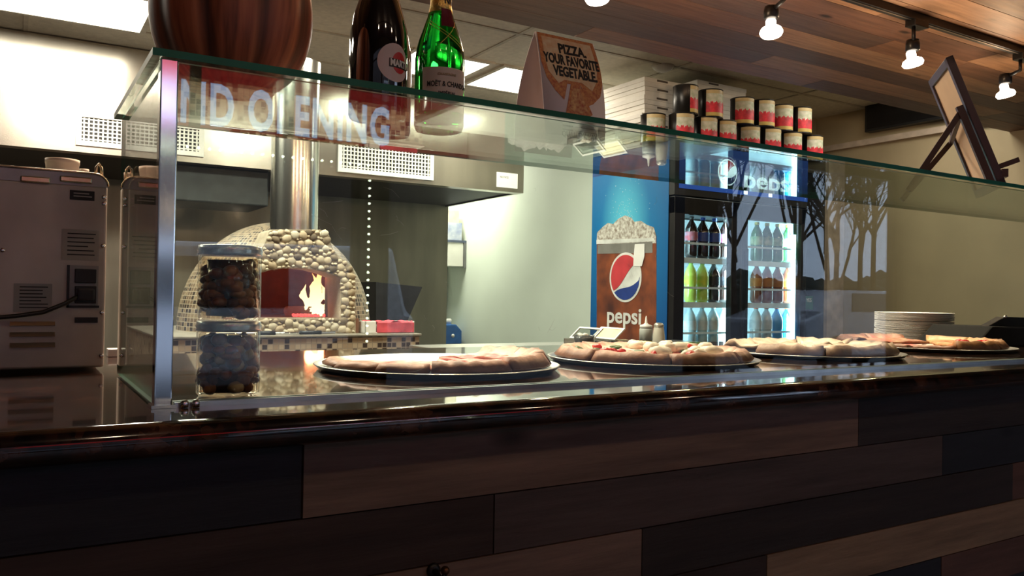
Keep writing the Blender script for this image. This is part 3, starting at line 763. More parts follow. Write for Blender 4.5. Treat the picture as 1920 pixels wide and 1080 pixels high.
# header sign
hx0 = at(1274, 330, Y=3.6).x; hx1 = at(1514, 340, Y=3.6).x
HT = FZ1-.015
HBL = emis('sign_blue', (.015, .10, .50), .55)
hs = MB().box(hx0, FY0, HBZ+.02, FX1, FY0+.06, HT).build('header_sign', HBL, fr)
MB().box(FX0, FY0+.002, HBZ-.02, hx0, FY0+.06, FZ1).build('header_frame', BLACK, fr)
MB().box(hx0, FY0+.002, HBZ-.02, FX1, FY0+.06, HBZ+.02).build('header_trim', BLACK, fr)
SW = emis('sign_white', (.75, .92, 1), 3.0); SR = emis('sign_red', (.85, .05, .07), .8); SBk = emis('sign_deep_blue', (.01, .07, .32), .6)
def logo(cx, cz, r, plane, parent, mW, mR, mB, off):
    """round emblem: red top, white wave, blue bottom; plane maps (u,v,depth) to the place"""
    n_ = 40
    def arcs(f_lo, f_hi):
        pts = []
        for i in range(n_+1):
            x = -r*.9 + 2*r*.9*i/n_; lo = f_lo(x); pts.append((x, lo))
        for i in range(n_, -1, -1):
            x = -r*.9 + 2*r*.9*i/n_; pts.append((x, f_hi(x)))
        return pts
    cir = lambda x, s, k=.9: s*sqrt(max(0, (r*k)**2-x*x))
    w1 = lambda x: min(cir(x, 1), max(cir(x, -1), r*(.02+.55*x/r+.18*sin(x/r*3))))      # lower edge of red
    w2 = lambda x: min(w1(x), max(cir(x, -1), r*(-.42+.42*x/r-.10*sin(x/r*3))))
    me = plate_mesh([(r*1.0*cos(2*pi*i/40), r*1.0*sin(2*pi*i/40)) for i in range(40)], [], .0008)
    put(me, 'emblem_ring', mW, None, parent, lambda c: plane(cx+c.x, cz+c.y, off+c.z))
    for nm, lo, hi, m_ in (('emblem_red', w1, lambda x: cir(x, 1), mR), ('emblem_blue', lambda x: cir(x, -1), w2, mB)):
        s = MB()
        for i in range(n_):
            xa = -r*.9+2*r*.9*i/n_; xb = -r*.9+2*r*.9*(i+1)/n_
            q = [(xa, lo(xa)), (xb, lo(xb)), (xb, hi(xb)), (xa, hi(xa))]
            if abs(hi(xa)-lo(xa))+abs(hi(xb)-lo(xb)) < 1e-4: continue
            s.hexa([Vector(plane(cx+u, cz+v, off+.001)) for u, v in q]+[Vector(plane(cx+u, cz+v, off+.003)) for u, v in q])
        s.build(nm, m_, parent)
front = lambda Y0: (lambda u, v, d: (u, Y0-d, v))
q = at(1364, 325, Y=FY0); logo(q.x, q.z+.005, .082, front(FY0), hs, SW, SR, SBk, .001)
a = at(1393, 338, Y=FY0); c = at(1488, 348, Y=FY0)
me = text_mesh('pepsi', .2, .001, .004); wid = max(v.co.x for v in me.vertices)
kx = (c.x-a.x)/wid; zb_ = at(1440, 357, Y=FY0).z; xh = at(1440, 333, Y=FY0).z-zb_
xhm = .2*.5
put(me, 'sign_lettering', SW, None, hs, lambda v: (a.x+v.x*kx, FY0-.003-v.z, zb_+v.y*(xh/xhm)))
# doors
xm = at(1390, 500, Y=3.6).x
DG = mat_pane('door_glass', f0=.05, tint=(.97, .99, .99))
for k, (d0, d1) in enumerate(((FX0+.002, xm-.003), (xm+.003, FX1-.002))):
    s = MB(); fw = .052; zt_ = HBZ-.03; zi = at(1330, 405, Y=3.6).z
    s.box(d0, FY0, .2, d0+fw+(.03 if k == 0 else 0), FY0+.045, zt_); s.box(d1-fw-(.03 if k == 0 else 0), FY0, .2, d1, FY0+.045, zt_); s.box(d0, FY0, zi, d1, FY0+.045, zt_); s.box(d0, FY0, .2, d1, FY0+.045, .26)
    dr_ = s.build('fridge_door', BLACKM, fr); bevel(dr_, .003)
    s = MB(); s.box(d0+fw, FY0+.016, .26, d1-fw, FY0+.022, zi); s.build('door_glass', DG, dr_)
    s = MB(); hx = d1-.02 if k == 0 else d0+.02; s.box(hx-.006, FY0-.03, .9, hx+.006, FY0-.018, 1.5); s.box(hx-.006, FY0-.02, .9, hx+.006, FY0, .92); s.box(hx-.006, FY0-.02, 1.48, hx+.006, FY0, 1.5); s.build('handle', CHROME if k == 0 else BLACKM, dr_)
# upright lamp tube inside the right jamb and one on the middle
LT = emis('fridge_lamp', (.62, .93, 1), 5)
zl0, zl1 = .4, at(1490, 440, Y=3.66).z
a = at(1487, 500, Y=3.665); c = at(1499, 500, Y=3.665)
MB().box(a.x, 3.66, zl0, c.x, 3.69, zl1).build('lamp_strip', LT, fr)
MB().box(xm-.02, 3.66, zl0, xm+.005, 3.69, zl1).build('lamp_strip', LT, fr)
for lx_ in (a.x-.02, xm-.05, FX0+.08, xm+.06):
    light('fridge_light', 'AREA', (lx_, 3.68, 1.15), 8, (.65, .92, 1), .04, (radians(90), 0, 0), sy=1.3)
# shelves
SHZ = [at(1330, 486, Y=3.68).z, at(1330, 568, Y=3.68).z, at(1330, 652, Y=3.68).z]
SHM = mat('shelf_wire', (.8, .86, .88), .3, emit=(.6, .9, 1), es=.08)  # shelves carry a faint self-glow as well
for z_ in SHZ:
    for d0, d1 in ((FX0+t_+.01, xm-.012), (xm+.012, FX1-t_-.012)):
        s = MB(); s.box(d0, 3.68, z_-.03, d1, 3.684, z_+.004); s.box(d0, 3.684, z_-.006, d1, 4.33, z_)
        s.box(d0, 3.676, z_+.085, d1, 3.679, z_+.098)
        s.build('fridge_shelf', SHM, fr)

# bottle prototypes -------------------------------------------------
def soda(label, liq, lab, cap, waist=True, h=.235):
    t = thing('soda_bottle', (0, 0, 0), label, 'bottle', 'drink bottles in the fridge')
    R_ = .0405
    pr = [(.020, 0), (.031, .004), (R_, .018), (R_, .06), (R_*.93 if waist else R_, .085), (R_, .11), (R_, .15), (R_*.93, .168), (R_*.6, .195), (.0135, .212), (.0135, .222)]
    pr = [(a_, b_*1.10) for a_, b_ in pr]
    MB().lathe(pr, (0, 0, 0), 20).build('liquid', liq, t)
    MB().lathe([(R_+.0006, .11), (R_+.0006, .165)], (0, 0, 0), 20, cap=False).build('label_band', lab, t)
    MB().lathe([(.0155, .242), (.0155, .259), (.013, .261)], (0, 0, 0), 14).build('cap', cap, t)
    return t
def liq(n, c, rough=.08): return mat(n, c, rough, var=.1, coat=1, spec=.8)
cola = liq('cola', (.02, .008, .006)); water = liq('water', (.50, .68, .74)); lime = liq('citrus', (.62, .80, .12)); tea = liq('tea', (.26, .07, .02))
sport = liq('blue_sport', (.03, .34, .75)); greenb = liq('green_bottle', (.05, .20, .07)); milk = liq('grey_sport', (.60, .68, .70))
lb = mat('label_blue', (.04, .09, .42), .4); lk = mat('label_black', (.015, .015, .02), .4); lw = mat('label_white', (.75, .8, .82), .4, col2=(.5, .6, .65), vs=30); lr = mat('label_red', (.6, .04, .05), .4, col2=(.3, .3, .4), vs=25)
ly = mat('label_yellow', (.75, .72, .05), .4, col2=(.3, .6, .1), vs=25); lgn = mat('label_green', (.05, .34, .12), .4, col2=(.75, .8, .5), vs=20); lo_ = mat('label_orange', (.55, .22, .05), .4)
cw = mat('cap_white', (.85, .88, .9), .4); cg = mat('cap_green', (.02, .40, .12), .4); cb = mat('cap_blue', (.05, .12, .5), .4); co = mat('cap_orange', (.95, .20, .05), .4); ck = mat('cap_black', (.02, .02, .02), .4); cy = mat('cap_yellow', (.75, .65, .1), .4)
KINDS = {'cola': ('dark cola bottle with blue label', cola, lb, cb), 'colar': ('dark cola bottle with red and grey label', cola, lr, ck), 'max': ('black-label cola bottle', cola, lk, ck),
         'lime': ('yellow-green soda bottle with green cap', lime, ly, cg), 'water': ('clear water bottle with white cap', water, lw, cw), 'tea': ('amber tea bottle', tea, lo_, ck),
         'blue': ('bright blue sports drink with orange cap', sport, sport, co), 'grey': ('pale grey sports drink with orange cap', milk, lw, co), 'green': ('green-labelled soda bottle with yellow cap', greenb, lgn, cy)}
ROWS = [('left', 0, ['colar', 'cola', 'cola', 'colar', 'cola'], 'top'), ('left', 1, ['lime', 'lime', 'max', 'max', 'colar'], 'middle'), ('left', 2, ['water', 'water', 'water', 'water', 'colar'], 'bottom'),
        ('right', 0, ['green', 'green', 'green', 'green'], 'top'), ('right', 1, ['tea', 'tea', 'tea', 'tea'], 'middle'), ('right', 2, ['grey', 'grey', 'blue', 'blue'], 'bottom')]
ORD = ['first', 'second', 'third', 'fourth', 'fifth', 'sixth', 'seventh', 'eighth', 'ninth', 'tenth', 'eleventh', 'twelfth', 'thirteenth', 'fourteenth', 'fifteenth']
proto = {}
for side, lv, items, lvn in ROWS:
    if side == 'left': xa = at(1297, 500, Y=3.72).x; xb = at(1381, 500, Y=3.72).x
    else: xa = at(1420, 500, Y=3.72).x; xb = at(1478, 500, Y=3.72).x
    for i, kd in enumerate(items):
        x = xa+(xb-xa)*i/(len(items)-1) if len(items) > 1 else xa
        lab = '%s, %s from left, %s shelf, %s fridge door' % (KINDS[kd][0], ORD[i], lvn, side)
        loc = (x, 3.727+random.uniform(-.003, .003), SHZ[lv]+.0005)
        if kd not in proto: proto[kd] = soda(lab, *KINDS[kd][1:]); proto[kd].location = loc
        else: dup(proto[kd], loc, random.uniform(0, 3), lab)

# side poster (a print on the fridge's left side)
def poster_mat():
    m, nt, b, out = _new('poster_blue'); tc = N(nt, 'ShaderNodeTexCoord')
    ds = N(nt, 'ShaderNodeVectorMath', operation='DISTANCE'); q = at(1172, 420, X=FX0)
    sc_ = N(nt, 'ShaderNodeVectorMath', operation='MULTIPLY'); sc_.inputs[1].default_value = (0, 1.3, .8)
    sub = N(nt, 'ShaderNodeVectorMath', operation='SUBTRACT'); sub.inputs[1].default_value = (0, q.y-FY0, q.z)
    nt.links.new(tc.outputs['Object'], sub.inputs[0]); nt.links.new(sub.outputs[0], sc_.inputs[0])
    nt.links.new(sc_.outputs[0], ds.inputs[0]); ds.inputs[1].default_value = (0, 0, 0)
    cr = N(nt, 'ShaderNodeValToRGB'); e = cr.color_ramp.elements
    e[0].position = .08; e[0].color = (.10, .52, .72, 1); e[1].position = .75; e[1].color = (.004, .07, .26, 1); x = e.new(.32); x.color = (.008, .17, .42, 1)
    nt.links.new(ds.outputs['Value'], cr.inputs[0]); nt.links.new(cr.outputs[0], b.inputs['Base Color']); b.inputs['Roughness'].default_value = .4; return m
b = MB(); b.box(FX0-.002, FY0+.05, .15, FX0, FY1-.0, HT-.12)
ps = b.build('side_poster', poster_mat(), fr)
b = MB(); b.box(FX0-.0022, FY0+.05, HT-.12, FX0, FY1, HT+.01); b.build('side_header_print', mat('deep_blue_print', (.01, .06, .22), .4), fr)
side = lambda u, v, d: (FX0-.002-d, -u, v)
S = lambda x, y: (lambda q: (-q.y, q.z))(at(x, y, X=FX0-.002))
def sheet(pts, d0, d1, m, name, parent):
    s = MB(); s.prism([side(u, v, d0) for u, v in pts], (-(d1-d0), 0, 0)); return s.build(name, m, parent)
CANM = mat('can_brown', (.07, .025, .02), .4, col2=(.30, .08, .03), vs=9)
can_o = [S(*p) for p in ((1119, 460), (1122, 440), (1135, 428), (1160, 422), (1190, 422), (1218, 430), (1231, 442), (1231, 560), (1230, 660), (1122, 660), (1119, 640))]
sheet(can_o, .0005, .001, CANM, 'printed_can', ps)
ICE = mat('printed_ice', (.80, .78, .72), .5, col2=(.22, .16, .12), vs=45)
ice = [S(*p) for p in ((1119, 458), (1120, 436), (1130, 426), (1140, 418), (1150, 420), (1160, 410), (1172, 404), (1184, 408), (1190, 416), (1202, 414), (1214, 422), (1226, 426), (1230, 440), (1230, 456))]
sheet(ice, .0012, .002, ICE, 'printed_slush', ps)
sheet([S(*p) for p in ((1119, 450), (1226, 446), (1228, 452), (1119, 458))], .0022, .003, mat('print_silver', (.75, .75, .72), .4), 'printed_rim', ps)
sheet([S(*p) for p in ((1121, 459), (1224, 453), (1224, 474), (1121, 476))], .0022, .0028, mat('print_grey', (.22, .21, .19), .5), 'printed_shadow', ps)
q = S(1173, 520); 
logo(q[0], q[1], .158, side, ps, mat('print_white', (.75, .75, .72), .5), mat('print_red', (.60, .05, .06), .5), mat('print_navy', (.02, .05, .25), .5), .003)
sheet([S(*p) for p in ((1192, 458), (1210, 457), (1210, 480), (1205, 499), (1189, 499), (1190, 478))], .0065, .0075, PAPER, 'price_ticket', ps)
a = S(1138, 600); c = S(1203, 600)
me = text_mesh('pepsi', .2, .0005, .004)
kx = (c[0]-a[0])/max(v.co.x for v in me.vertices); zb_ = S(1170, 606)[1]; xh = S(1170, 585)[1]-zb_
put(me, 'can_lettering', mat('print_white', (.75, .75, .72), .5), None, ps, lambda v: side(a[0]+v.x*kx, zb_+v.y*(xh/.1), .0035+v.z))
# spray dots above the can
s = MB(); rs = random.Random(3)
for _ in range(90):
    an = rs.uniform(.2, 2.9); d = abs(rs.gauss(0, .14))+.02; uu = S(1173, 415)
    p = Vector(side(uu[0]+cos(an)*d*.8, uu[1]+sin(an)*d, .0015)); s.blob(p, .0008, rs.uniform(.001, .003), rs.uniform(.001, .004), 1)
o = s.build('printed_spray', mat('print_white', (.75, .75, .72), .5), ps); o['kind'] = 'stuff'
# tall black cabinet at the fridge's right
c0 = at(1546, 500, Y=3.62).x
cb_ = thing('black_cabinet', (4.57, 3.62, 0), 'narrow tall black cabinet standing right against the fridge', 'cabinet')
b = MB(); b.box(FX1+.006, 3.62, 0, c0, 4.40, 2.04); bevel(b.build('cabinet_body', mat('gloss_black', (.012, .012, .014), .12), cb_), .004)
q = at(1508, 566, Y=3.615); MB().box(FX1+.015, 3.616, q.z-.05, FX1+.09, 3.62, q.z+.04).build('small_sign', mat('sign_green', (.02, .12, .07), .4), cb_)
put(text_mesh('YES', .035, .0005), 'sign_text', WHITEP, frame_mat((FX1+.02, 3.6155, q.z), (1, 0, 0), (0, 0, 1)), cb_)

# pizza boxes on the fridge ------------------------------------------------
CARD = mat('white_card', (.76, .72, .64), .8, var=.04)
pb = thing('pizza_box', (0, 0, 0), 'x', 'box', 'flat white pizza boxes stacked on the fridge')
b = MB(); b.box(0, 0, .001, .457, .457, .052); b.box(-.003, -.003, .030, .460, .460, .0575); bevel(b.build('box_shell', CARD, pb), .002)
MB().box(.10, -.0045, .040, .19, -.002, .052).build('tab_slot', mat('slot_dark', (.10, .08, .06), .8), pb)
bx0 = at(1207, 200, Y=3.97).x
first = True
for st_, (bx, by, n_, nm) in enumerate(((bx0, 3.965, 8, 'left stack'), (bx0+.475, 3.985, 9, 'right stack'))):
    for k in range(n_):
        loc = (bx+[0, -.012, .0, -.015, .004, -.004, .006, 0, -.003][k], by+[0, .004, -.006, .003, 0, -.004, .003, 0, .002][(k+st_) % 9], FZ1+.0575*k)
        lab = 'flat white pizza box, %s from the bottom of the %s' % (ORD[k], nm)
        if first: pb.location = loc; pb['label'] = lab; first = False
        else: dup(pb, loc, 0, lab)

# tomato cans -------------------------------------------------------------
cn = thing('tomato_can', (0, 0, 0), 'x', 'can', 'large tomato cans stacked on the fridge')
R_ = .0775; H_ = .176
TIN = mat('tin', (.40, .38, .34), .35, 1)
MB().lathe([(R_, 0), (R_, .004), (R_-.002, .006), (R_-.002, H_-.006), (R_, H_-.004), (R_, H_), (R_-.005, H_), (R_-.006, H_-.004)], (0, 0, 0), 40).build('tin_body', mat('dark_tin', (.035, .032, .03), .3, .8), cn)
def arc(z0, z1, a0, a1, r, m, name, wav=0):
    s = MB(); s.sm = True; n_ = 24; A = []; B = []
    for i in range(n_+1):
        a = a0+(a1-a0)*i/n_; zw = wav*sin(i*1.3)+wav*sin(i*2.9)
        A.append(s.bm.verts.new((r*cos(a), r*sin(a), z0))); B.append(s.bm.verts.new((r*cos(a), r*sin(a), z1+zw)))
    for i in range(n_): s.face([A[i], A[i+1], B[i+1], B[i]])
    return s.build(name, m, cn, recalc=False)
A0, A1 = radians(200), radians(305)
arc(.008, .168, A0, A1, R_-.0012, mat('can_label_white', (.72, .68, .58), .6, col2=(.35, .42, .25), vs=28), 'label_paper')
arc(.008, .030, A0, A1, R_-.0004, mat('can_gold', (.62, .45, .12), .5), 'label_gold_base')
arc(.030, .092, A0, A1, R_-.0002, mat('can_red', (.66, .03, .05), .5, var=.25, vs=30), 'label_red_picture', .006)
arc(.146, .168, A0, A1, R_-.0004, mat('can_gold_top', (.58, .45, .22), .5), 'label_gold_top')
A_sh = []
def place_can(px, py, Y, lv, rot, lab):
    x = at(px, py, Y=Y).x; loc = (x, Y, FZ1+.0005+lv*(H_+.0005)); A_sh.append((x, Y, lv))
    return loc, rot, lab
cans = []
spec_b = [(1224, 3.80), (1277, 3.69), (1321, 3.69), (1357, 3.69), (1404, 3.72), (1437, 3.69), (1482, 3.70), (1521, 3.69)]
xs_ = []
for i, (px, Y) in enumerate(spec_b): cans.append(place_can(px, 250, Y, 0, [0, .1, .15, .1, -.3, .1, -.2, 0][i], 'red-labelled tomato can on the fridge, %s from left in bottom row' % ORD[i]))
spec_t = [(1285, 3.70), (1332, 3.69), (1392, 3.72), (1428, 3.69), (1466, 3.71), (1499, 3.69)]
for i, (px, Y) in enumerate(spec_t): cans.append(place_can(px, 190, Y, 1, [.85, .1, -.2, .1, -.3, .2][i], 'red-labelled tomato can on the fridge, %s from left in upper row' % ORD[i]))
# keep neighbours from interpenetrating
fixed = []
for loc, rot, lab in cans:
    x, y, z = loc
    for (fx_, fy_, fz_) in fixed:
        if abs(fz_-z) < .05 and math.hypot(fx_-x, fy_-y) < 2*R_+.002: 
            dy_ = abs(fy_-y); x = fx_+sqrt(max(0, (2*R_+.002)**2-dy_**2))
    fixed.append((x, y, z))
    if lab == cans[0][2]: cn.location = (x, y, z); cn.rotation_euler = (0, 0, rot); cn['label'] = lab
    else: dup(cn, (x, y, z), rot, lab)

# smoke detector on ceiling over the boxes
q = at(1243, 124, Z=CEILZ)
sd = thing('smoke_detector', (q.x, q.y, CEILZ-.04), 'round cream smoke detector on the ceiling above the pizza boxes', 'smoke detector')
MB().lathe([(.035, -.035), (.06, -.02), (.075, 0)], (q.x, q.y, CEILZ), 28).build('detector_body', WHITEP, sd)

# wall screen -----------------------------------------------------------
q0 = at(1632, 250, X=5.69); tv = thing('wall_screen', (5.66, 3.6, q0.z), 'black flat screen high on the tan wall under the wood soffit', 'screen')
MB().box(5.62, 3.12, q0.z, 5.69, q0.y, q0.z+.36).build('screen_frame', BLACK, tv)
MB().box(5.617, 3.14, q0.z+.02, 5.62, q0.y-.02, q0.z+.35).build('screen_glass', mat('screen_black', (.008, .008, .01), .25), tv)

# ================================================================ PREP TABLE with pans and bottles
PZ = 1.191-.247
pt = thing('prep_table', (2.6, 3.2, 0), 'stainless steel prep table behind the counter before the fridge', 'table')
b = MB(); b.box(1.6, 2.95, PZ-.04, 3.28, 3.55, PZ); bevel(b.build('table_top', STEEL, pt), .004)
for lx_, ly_ in ((1.65, 3.0), (3.2, 3.0), (1.65, 3.5), (3.2, 3.5)): MB().tube([(lx_, ly_, 0), (lx_, ly_, PZ-.04)], .02, 12).build('leg', STEEL, pt)
LIDM = mat_pane('tray_lid', tint=(.9, .92, .9), f0=.06, rough=.03)
def pan(px0, px1, pyb, Y, tilt, cont, label, cm):
    a = at(px0, pyb, Y=Y); c = at(px1, pyb, Y=Y)
    t = thing('ingredient_pan', (a.x, Y, PZ), label, 'pan')
    s = MB(); x0, x1, y0, y1 = a.x, c.x, Y, Y+.26; h = .03
    for q in ((x0, y0, PZ+.0005, x1, y1, PZ+.006), (x0, y0, PZ, x0+.005, y1, PZ+h), (x1-.005, y0, PZ, x1, y1, PZ+h), (x0, y0, PZ, x1, y0+.005, PZ+h), (x0, y1-.005, PZ, x1, y1, PZ+h)): s.box(*q)
    s.build('pan_body', STEEL, t)
    s = MB(); rs = random.Random(int(px0))
    for _ in range(90): s.blob((rs.uniform(x0+.02, x1-.02), rs.uniform(y0+.02, y1-.02), PZ+h-.010+rs.uniform(-.006, .006)), .016, .012, .009, 1, .2)
    o = s.build('filling', cm, t); o['kind'] = 'stuff'
    if tilt:
        s = MB(); mt = frame_mat((x0+.0, y0+.02, PZ+h+.001), (.76, 0, .65), (0, 1, 0)); w_ = .085; l_ = .19
        for q in ((0, 0, 0, w_, .010, .006), (0, l_-.010, 0, w_, l_, .006), (0, .010, 0, .010, l_-.010, .006), (w_-.010, .010, 0, w_, l_-.010, .006)): s.box(*q, mt=mt)
        o = s.build('lid_frame', WHITEP, t)
        s = MB(); s.box(.010, .010, .001, w_-.010, l_-.010, .004, mt=mt); s.build('lid_pane', LIDM if cont == 1 else cm, o)
pan(1116, 1148, 648, 3.12, .32, 1, 'ingredient pan with raised clear lid, left one on the prep table', mat('greens_fill', (.12, .12, .10), .6))
pan(1158, 1197, 648, 3.10, .28, 2, 'pan of pale grated cheese beside the squeeze bottle', mat('cheese_fill', (.75, .66, .42), .6))
q = at(1095, 648, Y=3.1)
t = thing('dip_bowl', (q.x, 3.1, PZ), 'small clear bowl of white onion left of the ingredient pans', 'bowl')
MB().lathe([(.03, 0), (.045, .03), (.05, .06), (.047, .06), (.04, .02), (.02, .004)], (q.x, 3.1, PZ+.0005), 24).build('bowl_body', mat('smoked_plastic', (.10, .10, .10), .2), t)
s = MB(); rs = random.Random(2)
for _ in range(12): s.blob((q.x+rs.uniform(-.02, .02), 3.1+rs.uniform(-.02, .02), PZ+.055+rs.uniform(0, .012)), .012, .012, .009, 1, .2)
o = s.build('bowl_filling', mat('onion_white', (.8, .75, .65), .5), t); o['kind'] = 'stuff'
q = at(1211, 640, Y=3.08)
t = thing('squeeze_bottle', (q.x, 3.08, PZ), 'clear squeeze bottle part filled with olive oil on the prep table', 'bottle')
b = MB(); b.lathe([(.030, 0), (.032, .004), (.032, .032)], (q.x, 3.08, PZ+.0005), 28); b.build('oil', mat('olive_oil', (.35, .30, .02), .15), t)
MB().lathe([(.0325, .033), (.0325, .085), (.028, .095)], (q.x, 3.08, PZ), 28).build('bottle_body', mat('frosted_plastic', (.55, .56, .52), .3), t)
MB().lathe([(.031, .092), (.031, .106), (.012, .112), (.007, .118), (.003, .15), (.0015, .152)], (q.x, 3.08, PZ), 24).build('nozzle_cap', WHITEP, t)
q = at(1235, 640, Y=3.2)
t = thing('shaker', (q.x, 3.2, PZ), 'pale shaker with rounded top right of the squeeze bottle', 'shaker')
MB().lathe([(.034, 0), (.034, .02), (.026, .085), (.024, .09)], (q.x, 3.2, PZ+.0005), 24).build('shaker_body', mat('shaker_cream', (.62, .56, .46), .4), t)
MB().lathe([(.026, .09), (.026, .103), (.018, .112), (.004, .114)], (q.x, 3.2, PZ), 24).build('shaker_top', mat('shaker_top', (.55, .5, .42), .3, .5), t)

# ================================================================ PIZZAS
PAN = mat('pizza_pan', (.55, .54, .52), .3, 1, var=.05)
def tray(cx, cy, label, rr=.228):
    t = thing('pizza_tray', (cx, cy, CZ), label, 'tray', 'round aluminium pizza trays on the counter')
    MB().lathe([(rr-.02, .0005), (rr-.004, .004), (rr, .009), (rr+.002, .0095), (rr-.001, .011), (rr-.007, .0065), (rr-.02, .0035), (.001, .003)], (cx, cy, CZ), 72).build('tray_disc', PAN, t)
def piz_mat(name, crust, top, spots, white):
    m, nt, b, out = _new(name)
    uv = N(nt, 'ShaderNodeUVMap'); uv.uv_map = 'UVMap'; sp = N(nt, 'ShaderNodeSeparateXYZ'); nt.links.new(uv.outputs[0], sp.inputs[0])
    tc = N(nt, 'ShaderNodeTexCoord'); n1 = N(nt, 'ShaderNodeTexNoise'); n1.inputs['Scale'].default_value = 26; n1.inputs['Detail'].default_value = 5; nt.links.new(tc.outputs['Object'], n1.inputs[0])
    cr = N(nt, 'ShaderNodeValToRGB'); e = cr.color_ramp.elements; e[0].position = .40; e[0].color = (*white, 1); e[1].position = .64; e[1].color = (*spots, 1); x = e.new(.52); x.color = (*top, 1)
    nt.links.new(n1.outputs['Fac'], cr.inputs[0])
    n2 = N(nt, 'ShaderNodeTexNoise'); n2.inputs['Scale'].default_value = 40; n2.inputs['Detail'].default_value = 6; nt.links.new(tc.outputs['Object'], n2.inputs[0])
    c2 = N(nt, 'ShaderNodeValToRGB'); e = c2.color_ramp.elements; e[0].position = .35; e[0].color = (*[v*.45 for v in crust], 1); e[1].position = .6; e[1].color = (*crust, 1)
    nt.links.new(n2.outputs['Fac'], c2.inputs[0])
    mr = N(nt, 'ShaderNodeMapRange'); mr.inputs[1].default_value = .80; mr.inputs[2].default_value = .88; nt.links.new(sp.outputs[0], mr.inputs[0])
    mx = N(nt, 'ShaderNodeMix', data_type='RGBA'); nt.links.new(mr.outputs[0], mx.inputs[0]); nt.links.new(cr.outputs[0], mx.inputs[6]); nt.links.new(c2.outputs[0], mx.inputs[7])
    m3 = N(nt, 'ShaderNodeMix', data_type='RGBA'); nt.links.new(sp.outputs[1], m3.inputs[0]); nt.links.new(mx.outputs[2], m3.inputs[6]); setc(m3.inputs[7], [crust[0]*.28, crust[1]*.16, crust[2]*.10])
    nt.links.new(m3.outputs[2], b.inputs['Base Color']); b.inputs['Roughness'].default_value = .5; b.inputs['Subsurface Weight'].default_value = .0
    bu = N(nt, 'ShaderNodeBump'); bu.inputs['Strength'].default_value = .6; bu.inputs['Distance'].default_value = .004; nt.links.new(n2.outputs['Fac'], bu.inputs['Height']); nt.links.new(bu.outputs[0], b.inputs['Normal'])
    return m
from mathutils import noise
def slice_mesh(cx, cy, a0, a1, R, h, m, parent, seed, r0=.0, crust=.012, lift=0, bub=.004):
    """one wedge between angles a0..a1; angle 0 = toward the viewer, growing to the right"""
    s = MB(); s.sm = True; vdir = atan2(-cy, -cx)
    na = max(4, int((a1-a0)/radians(4))); nr = 14; T = []; Bt = []
    z0 = CZ+.0095 if not lift else CZ+.0095+lift
    for i in range(na+1):
        a = a0+(a1-a0)*i/na; ang = vdir+a; rT = []; rB = []
        Ra = R*(1+.018*noise.noise(Vector((a*3, seed, 0)))+.01*noise.noise(Vector((a*9, seed, 1))))
        for j in range(nr+1):
            f = r0/R + (1-r0/R)*j/nr; f = max(f, .004); r = Ra*f
            cf = max(0, (f-.80)/.20); prof_ = sin(pi*min(1, cf*.93+.05)) if cf > 0 else 0
            z = z0 + h + crust*prof_ + (bub*noise.noise(Vector((cos(ang)*r*38, sin(ang)*r*38, seed))) if f < .98 else 0)
            if j == nr: z = z0 + h*.45
            if cf > 0: z += .004*noise.noise(Vector((a*7, f*3, seed+4)))
            p = Vector((cx+cos(ang)*r, cy+sin(ang)*r, z)); rT.append((s.bm.verts.new(p), f))
            rB.append((s.bm.verts.new((cx+cos(ang)*r*(.985 if j == nr else 1), cy+sin(ang)*r*(.985 if j == nr else 1), z0)), f))
        T.append(rT); Bt.append(rB)
    bset = {v: 1 for r_ in Bt for v, _ in r_}; bset.update({r_[nr][0]: .8 for r_ in T}); bset.update({r_[nr-1][0]: .25 for r_ in T})
    def fc_(q):
        f = s.face([v for v, _ in q])
        if f:
            for l, (vv, u) in zip(f.loops, q): l[s.uv].uv = (u, bset.get(vv, 0))
    for i in range(na):
        for j in range(nr):
            fc_([T[i][j], T[i][j+1], T[i+1][j+1], T[i+1][j]]); fc_([Bt[i][j], Bt[i+1][j], Bt[i+1][j+1], Bt[i][j+1]])
        fc_([T[i][nr], Bt[i][nr], Bt[i+1][nr], T[i+1][nr]])
        fc_([T[i][0], T[i+1][0], Bt[i+1][0], Bt[i][0]])
    for j in range(nr):
        fc_([T[0][j], Bt[0][j], Bt[0][j+1], T[0][j+1]]); fc_([T[na][j], T[na][j+1], Bt[na][j+1], Bt[na][j]])
    return s.build('slice', m, parent)
D = radians
def toppings(cx, cy, cz_, R, parent, sect, spec, seed):
    rs = random.Random(seed); vdir = atan2(-cy, -cx)
    for nm, m, n_, sx_, sz_ in spec:
        for _ in range(n_):
            a = vdir+D(rs.uniform(*sect)); r = R*sqrt(rs.uniform(.02, .62)); s = MB()
            rot = Matrix.Rotation(rs.uniform(0, 3), 3, 'Z') @ Matrix.Rotation(rs.uniform(-.4, .4), 3, 'X')
            k = rs.uniform(.8, 1.25)
            s.blob((cx+cos(a)*r, cy+sin(a)*r, cz_+sz_*.5*k), sx_*k, sx_*.75*k, sz_*k, 2, .14, rot); s.build(nm, m, parent)
PM1 = piz_mat('pizza_red_top', (.74, .40, .27), (.82, .38, .30), (.66, .12, .10), (.88, .66, .55))
PM2 = piz_mat('pizza_fresh_top', (.74, .42, .28), (.80, .50, .38), (.66, .18, .12), (.88, .78, .62))
PM3 = piz_mat('pizza_white_top', (.74, .52, .34), (.74, .60, .44), (.56, .40, .26), (.85, .74, .58))
PM4 = piz_mat('pizza_brown_top', (.26, .11, .06), (.45, .18, .10), (.55, .12, .07), (.62, .36, .20))
PM5 = piz_mat('pizza_orange_top', (.68, .34, .14), (.72, .36, .14), (.60, .20, .06), (.80, .56, .26))
TOM = mat('tomato', (.78, .06, .05), .3, var=.2); BAS = mat('basil', (.10, .18, .05), .5, var=.2); MOZ = mat('mozzarella', (.88, .80, .66), .4, var=.08)
